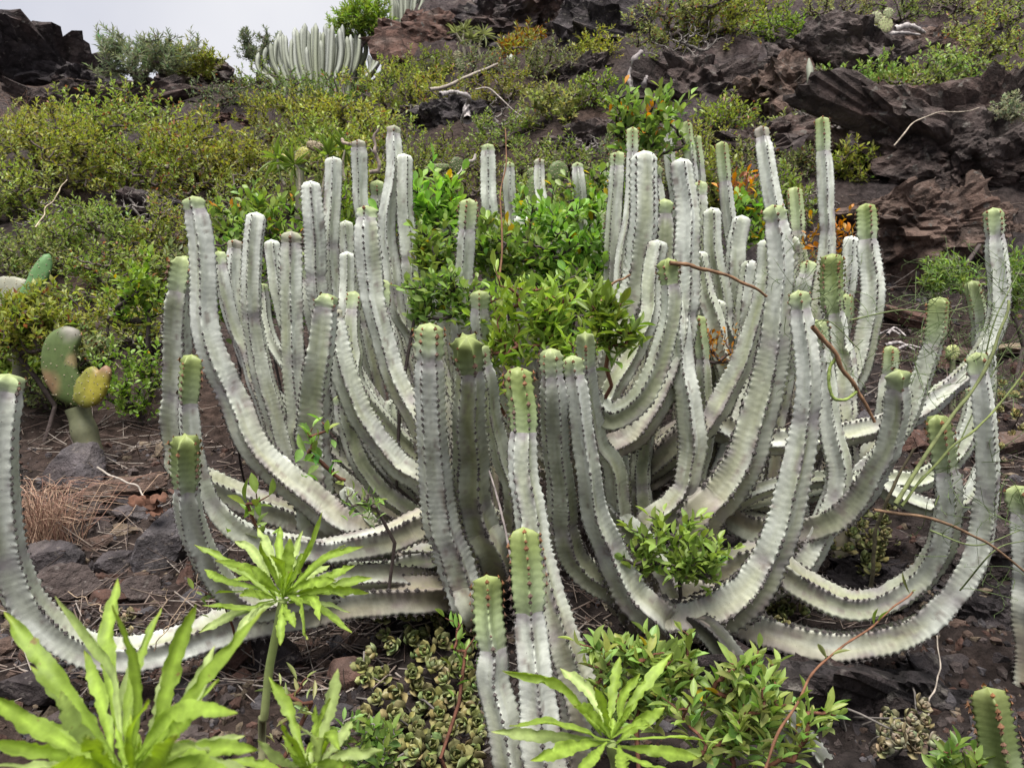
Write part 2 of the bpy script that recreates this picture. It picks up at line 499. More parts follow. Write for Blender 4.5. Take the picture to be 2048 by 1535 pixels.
OUT = [
    (70, 165, 150, 50, 1, BAS_DARK, 'dark rock crest at the end of the ridge against the sky', 12.5, 1.0),
    (140, 160, 55, 38, 2, BAS_DARK, 'rounded dark rock knob on the ridge crest', 12.2, 1.0),
    (330, 195, 130, 75, 3, BAS, 'broad dark basalt mass below the feathery ridge tree', 11.0, 0.9),
    (400, 160, 90, 45, 4, BAS, 'brown rock shoulder beside the ridge', 11.8, 0.9),
    (120, 225, 150, 45, 5, BAS, 'low dark rock shelf above the olive thicket', 9.6, 0.9),
    (460, 240, 55, 22, 6, BAS_RED, 'small rust red rock patch between the bushes', 7.6, 0.8),
    (900, 60, 105, 72, 7, BAS_RED, 'reddish brown cliff face under the skyline', 12.0, 0.7),
    (1050, 40, 190, 85, 8, BAS_DARK, 'blackish cliff band along the top of the slope', 12.6, 0.6),
    (1235, 50, 130, 85, 9, BAS_DARK, 'dark overhanging cliff beside the olive bush', 11.8, 0.6),
    (930, 225, 95, 55, 10, BAS_DARK, 'dark rock hollow under the bleached stump', 6.6, 0.8),
    (1150, 150, 60, 35, 11, BAS, 'rounded brown rock hump among the shrubs', 8.5, 0.8),
    (1190, 275, 100, 42, 12, BAS, 'low brown rock ledge behind the tall stems', 5.6, 0.8),
    (1400, 165, 110, 80, 13, BAS, 'rounded dark boulder face on the right slope', 6.8, 0.8),
    (1590, 165, 110, 85, 14, BAS_BROWN, 'sloping brown slabs beside the lone stem', 6.6, 0.8),
    (1720, 130, 150, 85, 15, BAS, 'long fractured rock shelf topped with driftwood', 7.0, 0.8),
    (1870, 95, 90, 60, 16, BAS_BROWN, 'smooth brown rock dome on the shelf', 7.4, 0.8),
    (1540, 290, 120, 60, 17, BAS, 'rubble covered rock step behind the stems', 5.2, 0.8),
    (1960, 290, 165, 130, 18, BAS, 'big jagged black rock face above the hollow', 4.6, 0.8),
    (1820, 255, 90, 60, 19, BAS, 'grey brown rock rib leading to the jagged face', 5.2, 0.8),
    (1870, 440, 140, 85, 20, BAS_BROWN, 'angular brown block over the dark hollow', 4.0, 0.9),
    (1770, 425, 70, 45, 21, BAS_BROWN, 'wedge of brown rock beside the angular block', 4.1, 0.9),
    (2010, 490, 130, 130, 22, BAS_BROWN, 'reddish block at the side of the hollow', 4.2, 0.9),
    (300, 430, 130, 60, 23, BAS_DARK, 'dark rock hollow under the olive thicket', 4.9, 0.8),
    (1940, 1450, 240, 125, 24, BAS_DARK, 'dark sloping rock slab under the outer curved stems', 1.74, 0.7),
    (1790, 1180, 120, 60, 28, BAS_DARK, 'black rock bank inside the outer curved stems', 2.05, 0.8),
    (2290, 310, 160, 115, 30, BAS, 'black rock wall continuing past the jagged rock face', 4.85, 0.8),
    (2240, 540, 130, 100, 31, BAS_BROWN, 'brown rock block past the reddish block', 4.05, 0.8),
    (2330, 930, 150, 90, 32, BAS, 'brown ledge past the outer stems', 2.9, 0.8),
    (2260, 1340, 150, 90, 33, BAS_DARK, 'dark slab past the outermost curved stem', 1.95, 0.8),
    (-190, 1080, 120, 60, 34, BAS, 'dark ledge past the curved outer left stem', 2.5, 0.8),
    (2020, 1260, 120, 70, 29, BAS_DARK, 'dark rock shelf beyond the outermost curved stem', 1.95, 0.8),
    (1720, 1450, 150, 90, 25, BAS_DARK, 'black rock face behind the grey withered sprig', 1.62, 0.7),
    (2000, 1120, 130, 70, 26, BAS, 'brown rock ledge beside the outer stems', 2.1, 0.8),
    (1560, 1390, 130, 80, 27, BAS_DARK, 'dark rock under the big sweeping stem', 1.9, 0.8),
]
for (u, v, ru, rv, sd_, col, lab, d, dep) in OUT:
    if d > 3.9 and sd_ > 5: d = None if sd_ not in (18, 19, 20, 21, 22, 30, 31) else d
    outcrop(u, v, ru, rv, sd_, col, lab, d, dep, sub=6 if ru * rv > 12000 else 5)

def stone(u, v, ru, rv, seed, col, label, d=None, group=None, depth=0.8, sub=4, name='rock'):
    if d is None: d = ground_at(u, v + rv * 0.7)
    R = arr(ru * d / F, depth * 0.5 * (ru + rv) * d / F, rv * d / F) * 1.15
    c = P(u, v, d)
    g = float(gz(c[0], c[1]))
    c[2] = min(c[2], g + R[2] * 0.75)
    w, f = rock_points(seed, R, sub, 13, 0.07, 2.6, rot=rot_y(rng(seed).uniform(-.3, .3)) @ rot_x(rng(seed).uniform(-.3, .3)))
    w = w + c
    mb = MB(); mb.add(w, f, rock_color(w, col, seed, 0.35))
    o = mb.build(name, M_STONE, org=c, smooth=False)
    return tag(o, label, 'rock', group)

STONES = [
    (335, 1090, 46, 58, BAS_GREY, 'tall grey angular rock beside the lowest green stem tip', None),
    (265, 1062, 36, 13, TAN, 'flat tan stone lying on the red soil', None),
    (205, 1045, 18, 13, BAS_GREY, 'small round grey stone above the tan stone', None),
    (80, 1125, 55, 36, BAS_GREY, 'wide dark stone beside the curved outer stem', None),
    (225, 1128, 40, 26, BAS_GREY, 'grey wedge stone below the tan stone', None),
    (140, 1175, 58, 36, BAS, 'blue grey block half buried in red soil', None),
    (292, 1182, 38, 28, BAS, 'rounded pitted rock at the foot of the tall angular rock', None),
    (205, 1200, 34, 26, BAS_RED, 'reddish lump of rock inside the curved stem', None),
    (160, 945, 48, 40, BAS_GREY, 'pale grey knobbly rock at the foot of the prickly pear', None),
    (200, 918, 26, 17, BAS_GREY, 'small grey rock on top of the knobbly one', None),
    (250, 980, 55, 20, BAS_BROWN, 'flat brown slab under the crumpled dead leaf', None),
    (60, 1375, 62, 40, BAS_DARK, 'dark rounded rock behind the big foreground leaves', None),
    (280, 1030, 46, 16, BAS_GREY, 'thin grey slate like stone under dry litter', None),
    (540, 1310, 55, 40, BAS_DARK, 'dark block behind the thin leafy stem', None),
    (450, 1320, 44, 30, BAS_RED, 'red brown clod below the curved stem base', None),
    (700, 1345, 40, 30, BAS_RED, 'reddish porous rock beside the succulent mat', None),
    (640, 1450, 60, 40, BAS_DARK, 'dark rock under the succulent mat', None),
    (355, 1350, 40, 22, BAS_BROWN, 'low brown stone in front of the curved stem', None),
    (1830, 640, 70, 18, BAS_RED, 'flat red stone in front of the hollow', None),
    (1895, 720, 48, 18, BAS_RED, 'pinkish stone on the soil below the hollow', None),
    (2030, 700, 40, 14, TAN, 'pale flat stone at the side of the hollow', None),
    (1990, 890, 46, 26, BAS_BROWN, 'brown stone behind the outer stems', None),
    (1760, 1090, 40, 30, BAS_DARK, 'black lump of rock inside the outer curved stems', None),
    (1700, 880, 60, 24, BAS_RED, 'broken red rock between the right hand stems', None),
    (1820, 890, 46, 22, BAS_RED, 'purple red stone under the low arching stem', None),
    (1600, 235, 30, 24, BAS_BROWN, 'brown wedge at the base of the lone stem', 6.0),
    (1655, 265, 40, 24, BAS_BROWN, 'angular stone under the rubble step', 5.0),
    (760, 585, 40, 20, BAS_GREY, 'grey stone glimpsed behind the left stems', None),
]
for i, (u, v, ru, rv, col, lab, d) in enumerate(STONES):
    stone(u, v, ru, rv, 100 + i, col, lab, d)

_rs = rng(55)
for i in range(60):
    if i < 42: u, v, lab, grp = _rs.uniform(20, 480), _rs.uniform(985, 1480), 'small angular stone in the rubble around the curved outer left stem', 'rubble stones at the left'
    else: u, v, lab, grp = _rs.uniform(1690, 2040), _rs.uniform(650, 1000), 'small angular stone on the soil between the right stems', 'rubble stones at the right'
    stone(u, v, _rs.uniform(9, 26), _rs.uniform(7, 18), 200 + i, [BAS_GREY, BAS, BAS_RED, BAS_BROWN, BAS_GREY][i % 5], lab, None, grp, sub=3)

def scatter_stuff():
    """gravel and dry litter lying on the open soil"""
    r = rng(77)
    d0, f0 = ico(1)
    mb = MB()
    def spots(boxes):
        UV = np.concatenate([np.stack([r.uniform(b[0], b[1], b[4]), r.uniform(b[2], b[3], b[4])], 1) for b in boxes])
        D = np.array([ground_at(u, v) for u, v in UV])
        X = (UV[:, 0] - CX) / F * D
        return np.stack([X, D, gz(X, D)], 1)
    for p in spots([(-60, 760, 900, 1530, 3000), (1650, 2100, 560, 1000, 1500), (900, 2100, 950, 1535, 1800)]):
        if p[1] > 5: continue
        s = r.gamma(1.6, 0.0042) + 0.0020
        n = unit(r.normal(size=(5, 3)))
        w = d0 * (1 + 0.25 * r.normal(size=(len(d0), 1)))
        w = w * s * r.uniform(0.5, 1.3, 3)
        c = [BAS_GREY, BAS_RED, BAS, BAS_BROWN, BAS_DARK, BAS, TAN * .8][r.randint(7)] * r.uniform(0.6, 1.2)
        mb.add(w + p, f0, c)
    o = mb.build('gravel', M_STONE, smooth=False, kind='stuff'); o['label'] = 'loose gravel and clods on the open soil'
    mb = MB()
    for p in spots([(0, 800, 840, 1400, 1500), (1650, 2100, 560, 1050, 400), (-50, 2100, 150, 1000, 1300), (650, 1750, 940, 1320, 900)]):
        d = p[1]
        if d > 11: continue
        L = r.uniform(0.04, 0.16) * (1 + 0.18 * max(0, d - 2.5))
        a = r.uniform(0, 6.28)
        dirv = arr(math.cos(a), math.sin(a), r.uniform(-.1, .55))
        bend = r.normal(size=3) * L * 0.22
        pts = catmull([p + arr(0, 0, .004), p + dirv * L * .5 + bend * .5, p + dirv * L + bend], 5)
        c = [arr(.24, .19, .16), arr(.14, .10, .085), arr(.30, .26, .23), arr(.09, .07, .065)][r.randint(4)]
        tube(mb, pts, np.linspace(1, .5, 5) * r.uniform(.0012, .003) * (1 + 0.2 * max(0, d - 2.5)), 3, c, cap=False)
    o = mb.build('dry_litter', M_DRY, kind='stuff'); o['label'] = 'dead twigs and stalks littering the slope'
scatter_stuff()

# ------------------------------------------------------------------ ribbed stems of the big succulent clump
def rib_stem(path, R, nrib, phi, seed, ds, tooth, tip_len, style):
    """numpy surface of a ribbed stem; path from base to tip. returns (body mesh data, tip mesh data, thorns)"""
    r = rng(seed)
    path, s = resample(path, ds)
    n = len(path); L = s[-1]
    Rp = np.interp(s / L, np.linspace(0, 1, len(R)), R)
    t, a, b = frames(path)
    fr = np.array([0, .075, .27, .5, .73, .925])
    per = len(fr)
    ang = (np.arange(nrib)[:, None] + fr[None]).ravel() / nrib * 2 * np.pi
    q = np.tile(np.minimum(fr, 1 - fr) * 2, nrib)              # 0 at the edge, 1 at the middle of the face
    rib_i = np.repeat(np.arange(nrib), per)
    half = np.pi / nrib
    loc = (np.tile(fr, nrib) - .5) * 2 * half
    prof = math.cos(half) / np.cos(loc)
    conc = {4: .25, 5: .23, 6: .19}[nrib]
    prof = prof - conc * (1 - (1 - q) ** 2.2) * (0.75 if nrib == 4 else 1.0)
    # waists between yearly segments
    waist = np.ones(n); wmask = np.zeros(n)
    pos = L - tip_len
    marks = [pos] if tip_len > 0.02 else []
    x = pos
    while True:
        x -= r.uniform(0.22, 0.5)
        if x < 0.15: break
        marks.append(x)
    for k, mk in enumerate(marks):
        dep = r.uniform(0.10, 0.17) if k == 0 else r.uniform(0.03, 0.11)
        g = np.exp(-((s - mk) / (0.014 if k == 0 else 0.02)) ** 2)
        waist -= dep * g
        wmask = np.maximum(wmask, g * (1 if k == 0 else 0.8))
    dome = np.clip((L - s) / (0.75 * Rp), 0, 1)
    dome = np.clip(1 - (1 - dome) ** 2.6, 0.02, 1) ** .45
    swell = 1 + 0.10 * fbm(np.stack([s * 7, s * 0 + seed, s * 0], -1), 2, seed)
    rad = Rp * waist * dome * swell
    # teeth and ripples
    jit = 0.65 * vnoise(np.stack([s / tooth / 3, s * 0 + seed * .7, s * 0], -1), seed)
    ph = (s / tooth)[:, None] + jit[:, None] + (r.uniform(0, 1, nrib))[rib_i][None]
    lag = 0.55 * np.sin(q * np.pi / 2)[None]
    wv = np.cos(2 * np.pi * (ph + lag))
    edge = np.exp(-(q / 0.12) ** 2)[None]
    wear = 1 + .75 * vnoise(np.stack([s[:, None] * 22 + 0 * q, rib_i[None] * 7.7 + 0 * ph, 0 * ph + seed], -1), seed + 21)
    tipm = sstep(L - tip_len - .004, L - tip_len + .004, s)[:, None] if tip_len > .02 else 0 * s[:, None]
    amp_e = (0.09 * wear + .08 * tipm) * edge * (wv * 0.6 + 0.4 * np.cos(4 * np.pi * (ph + lag)) * 0.4)
    pn = np.stack([s[:, None] * 40 + 0 * q[None], ang[None] * 3 + 0 * s[:, None], 0 * ph + seed], -1)
    irr = vnoise(pn, seed + 2)
    amp_f = (1 - edge) * 0.0095 * wv * (1.0 - 0.5 * q)[None] * (1 + .9 * irr) + 0.016 * irr
    surf = rad[:, None] * (prof[None] + amp_e + amp_f - .05 * tipm * (1 - (1 - q[None]) ** 2))
    ca, sa = np.cos(ang + phi), np.sin(ang + phi)
    v = path[:, None] + (a[:, None] * ca[None, :, None] + b[:, None] * sa[None, :, None]) * surf[..., None]
    m = per * nrib
    # colour: waxy grey bloom, olive where worn and as painted shade towards the viewer, lilac cork along old edges and at waists
    age = np.clip(1 - s / L, 0, 1)[:, None] * np.ones((1, m))
    n1 = fbm(np.stack([s[:, None] * 6 + 0 * q, np.cos(ang)[None] * .8 + 0 * ph, np.sin(ang)[None] * .8 + seed + 0 * ph], -1), 4, seed)
    n2 = fbm(np.stack([s[:, None] * 26 + 0 * q, np.cos(ang)[None] * 2 + 0 * ph, np.sin(ang)[None] * 2 + seed * 2 + 0 * ph], -1), 3, seed + 4)
    wax, olive, cream, cork, brown = style['wax'], style['olive'], arr(.52, .50, .36), arr(.27, .245, .26), arr(.17, .11, .075)
    face = r.uniform(-.22, .22, nrib)[rib_i][None] + style.get('front', 0) * np.clip(np.cos(ang + phi), 0, 1)[None] ** 2  # random tone per face, plus shade painted on the viewer side
    k_ol = np.clip(style['worn'] + face + 0.85 * age ** 1.2 + 1.0 * n1 - 0.02, 0, 0.95)
    c = lerp(wax, olive, k_ol[..., None])
    c = lerp(c, cream, (np.clip(1.2 * age - 0.42 + 0.5 * n1, 0, 0.75) * style.get('cream', .5))[..., None])
    rip = np.clip(0.5 + 0.5 * wv, 0, 1) * (1 - edge)
    c = c * (1 - 0.10 * rip * (1 - 0.3 * q[None]))[..., None]
    kc = np.clip((1.15 - 1.5 * q[None]) * (0.30 + 1.15 * age) + 1.3 * n2 + 0.5 * n1 - 0.66 + style.get('cork', 0), 0, 0.9)
    c = lerp(c, cork, kc[..., None])
    c = lerp(c, cork * 1.05, (np.clip(wmask[:, None] * (0.85 + 0.9 * n2), 0, 0.8))[..., None])
    kb = np.clip((age - 0.55) * 3.2 * (0.5 + n1) + style.get('scar', 0) * np.clip(n2 * 3 - .6, 0, 1), 0, 0.85)
    c = lerp(c, brown, kb[..., None])
    c = lerp(c, arr(.205, .19, .145), (np.clip(.85 * (age - .12), 0, 1) ** 1.25 * (.75 + .5 * n1))[..., None].clip(0, .8))
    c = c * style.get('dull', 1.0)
    # edge line a little darker between the eyes
    c = lerp(c, style['wax'] * 1.12, (edge * 0.55 * (1 - np.clip(kc, 0, 1)) * (1 - .6 * age))[..., None])
    n3 = fbm(np.stack([s[:, None] * 55 + 0 * q, np.cos(ang)[None] * 3 + 0 * ph, np.sin(ang)[None] * 3 + seed * 3 + 0 * ph], -1), 3, seed + 8)
    c = c * (1 + .30 * n3 + .16 * n1)[..., None]
    c = lerp(c, arr(.20, .17, .15), np.clip(4.5 * (n3 * .6 + n2 * .5) - 1.35 + .5 * age, 0, .75)[..., None])
    i0 = int(np.searchsorted(s, L - tip_len)) if tip_len > 0.02 else n - 1
    tipc = style['tip']
    kt = np.clip((s - (L - tip_len)) / max(tip_len, .02), 0, 1)[:, None] * np.ones((1, m))
    ct = lerp(lerp(style['wax'] * arr(.72, .80, .58), tipc, np.clip(style['fresh'] * .7 + .35 * n1 + .75 * kt - .2, 0, 1)[..., None]), arr(.34, .36, .12), (0.35 * kt ** 3)[..., None])
    ct = lerp(c, ct, np.clip(sstep(-.1, .55, kt + .5 * n1 + style['fresh'] * .45), 0, 1)[..., None])
    if style.get('dry_tip'): ct = lerp(ct, arr(.27, .25, .21), np.clip(.75 + n1, 0, 1)[..., None])
    ct = ct * (1 - 0.14 * rip)[..., None]
    def grid(i_a, i_b, cc, close):
        vv = v[i_a:i_b].reshape(-1, 3); k = i_b - i_a
        i = np.arange(k - 1)[:, None] * m; j = np.arange(m)[None]; j2 = (j + 1) % m
        qd = np.stack([i + j, i + j2, i + m + j2, i + m + j], -1).reshape(-1, 4)
        mb = MB(); mb.add(vv, qd, cc[i_a:i_b].reshape(-1, 3))
        if close:
            top = np.vstack([v[i_b - 1], v[i_b - 1].mean(0) + t[-1] * 0.002])
            mb.add(top, np.array([[x, (x + 1) % m, m] for x in range(m)]), cc[i_b - 1, 0])
        return mb
    body = grid(0, min(i0 + 1, n), c, i0 >= n - 1)
    tip = grid(i0, n, ct, True) if i0 < n - 2 else None
    # thorns: a dark eye with a pair of short spines on every tooth
    out = []
    for part in (0, 1):
        mb = MB(); cnt = 0
        for k in range(nrib):
            col = k * per
            phk = ph[:, col]
            cross = np.nonzero(np.floor(phk[1:]) > np.floor(phk[:-1]))[0] + 1
            sel = cross[(cross >= i0)] if part else cross[(cross < i0)]
            if part and i0 >= n - 2: sel = sel[:0]
            if len(sel) == 0: continue
            sel = sel[sel < n - 1]
            sel = sel[r.uniform(size=len(sel)) > .10]
            if len(sel) == 0: continue
            base = v[sel, col]
            rad_d = unit(base - path[sel]); ax = t[sel]; side = np.cross(ax, rad_d)
            sz = (rad[sel] / 0.034)[:, None]
            fresh = np.clip((s[sel] - (L - max(tip_len, .02))) / max(tip_len, .02), 0, 1)[:, None] * part
            hs = r.uniform(.55, 1.35, (len(sel), 1)) * np.maximum(sz, .62) * (1 + .45 * part)
            ey = lerp(arr(.060, .052, .050), arr(.19, .085, .035), fresh)
            ey = ey * r.uniform(.7, 1.5, (len(sel), 1))
            # eye: low mound of 5 points
            A = 0.0046 * hs; B = 0.0036 * hs
            pts = [base - ax * A + rad_d * .0002, base + side * B + rad_d * .0002, base + ax * A + rad_d * .0002, base - side * B + rad_d * .0002, base + rad_d * .0030 * hs]
            vv = np.stack(pts, 1).reshape(-1, 3)
            o = (np.arange(len(sel)) * 5)[:, None, None]
            fc = (np.array([[0, 1, 4], [1, 2, 4], [2, 3, 4], [3, 0, 4]])[None] + o).reshape(-1, 3)
            mb.add(vv, fc, np.repeat(ey, 5, 0))
            # spines
            for sg in (-1, 1):
                ln = 0.0062 * hs * r.uniform(.6, 1.2, (len(sel), 1))
                e = base + rad_d * ln * .85 + side * sg * ln * .55 - ax * ln * .25
                w1 = base + ax * .0007 * hs; w2 = base - ax * .0007 * hs; w3 = base + side * sg * .0011 * hs + rad_d * .001
                vv = np.stack([w1, w2, w3, e], 1).reshape(-1, 3)
                o4 = (np.arange(len(sel)) * 4)[:, None, None]
                fc = (np.array([[0, 1, 3], [1, 2, 3], [2, 0, 3]])[None] + o4).reshape(-1, 3)
                sc = lerp(arr(.20, .18, .17), arr(.30, .14, .05), fresh) * r.uniform(.6, 1.3, (len(sel), 1))
                mb.add(vv, fc, np.repeat(sc, 4, 0))
            cnt += len(sel)
        out.append(mb if cnt else None)
    return body, tip, out

def make_stem(parent, org, path, R, nrib, phi, seed, px, tip_len, style):
    ds = 0.0034 if px > 34 else (0.0042 if px > 24 else 0.006)
    tooth = 0.0135 * np.mean(R) / 0.034
    tooth = min(max(tooth, 0.0115), 0.016)
    body, tip, th = rib_stem(path, R, nrib, phi, seed, ds, tooth, tip_len, style)
    o = body.build('stem', M_STEM, parent, org)
    if tip: tip.build('growing_tip', M_TIP, o, org)
    if th[0]: th[0].build('thorns', M_THORN, o, org, smooth=False, kind='stuff')
    if th[1]: th[1].build('tip_thorns', M_THORN, o, org, smooth=False, kind='stuff')
    return o

WAX = arr(.60, .63, .57); OLI = arr(.255, .28, .165); TIPG = arr(.185, .245, .085)
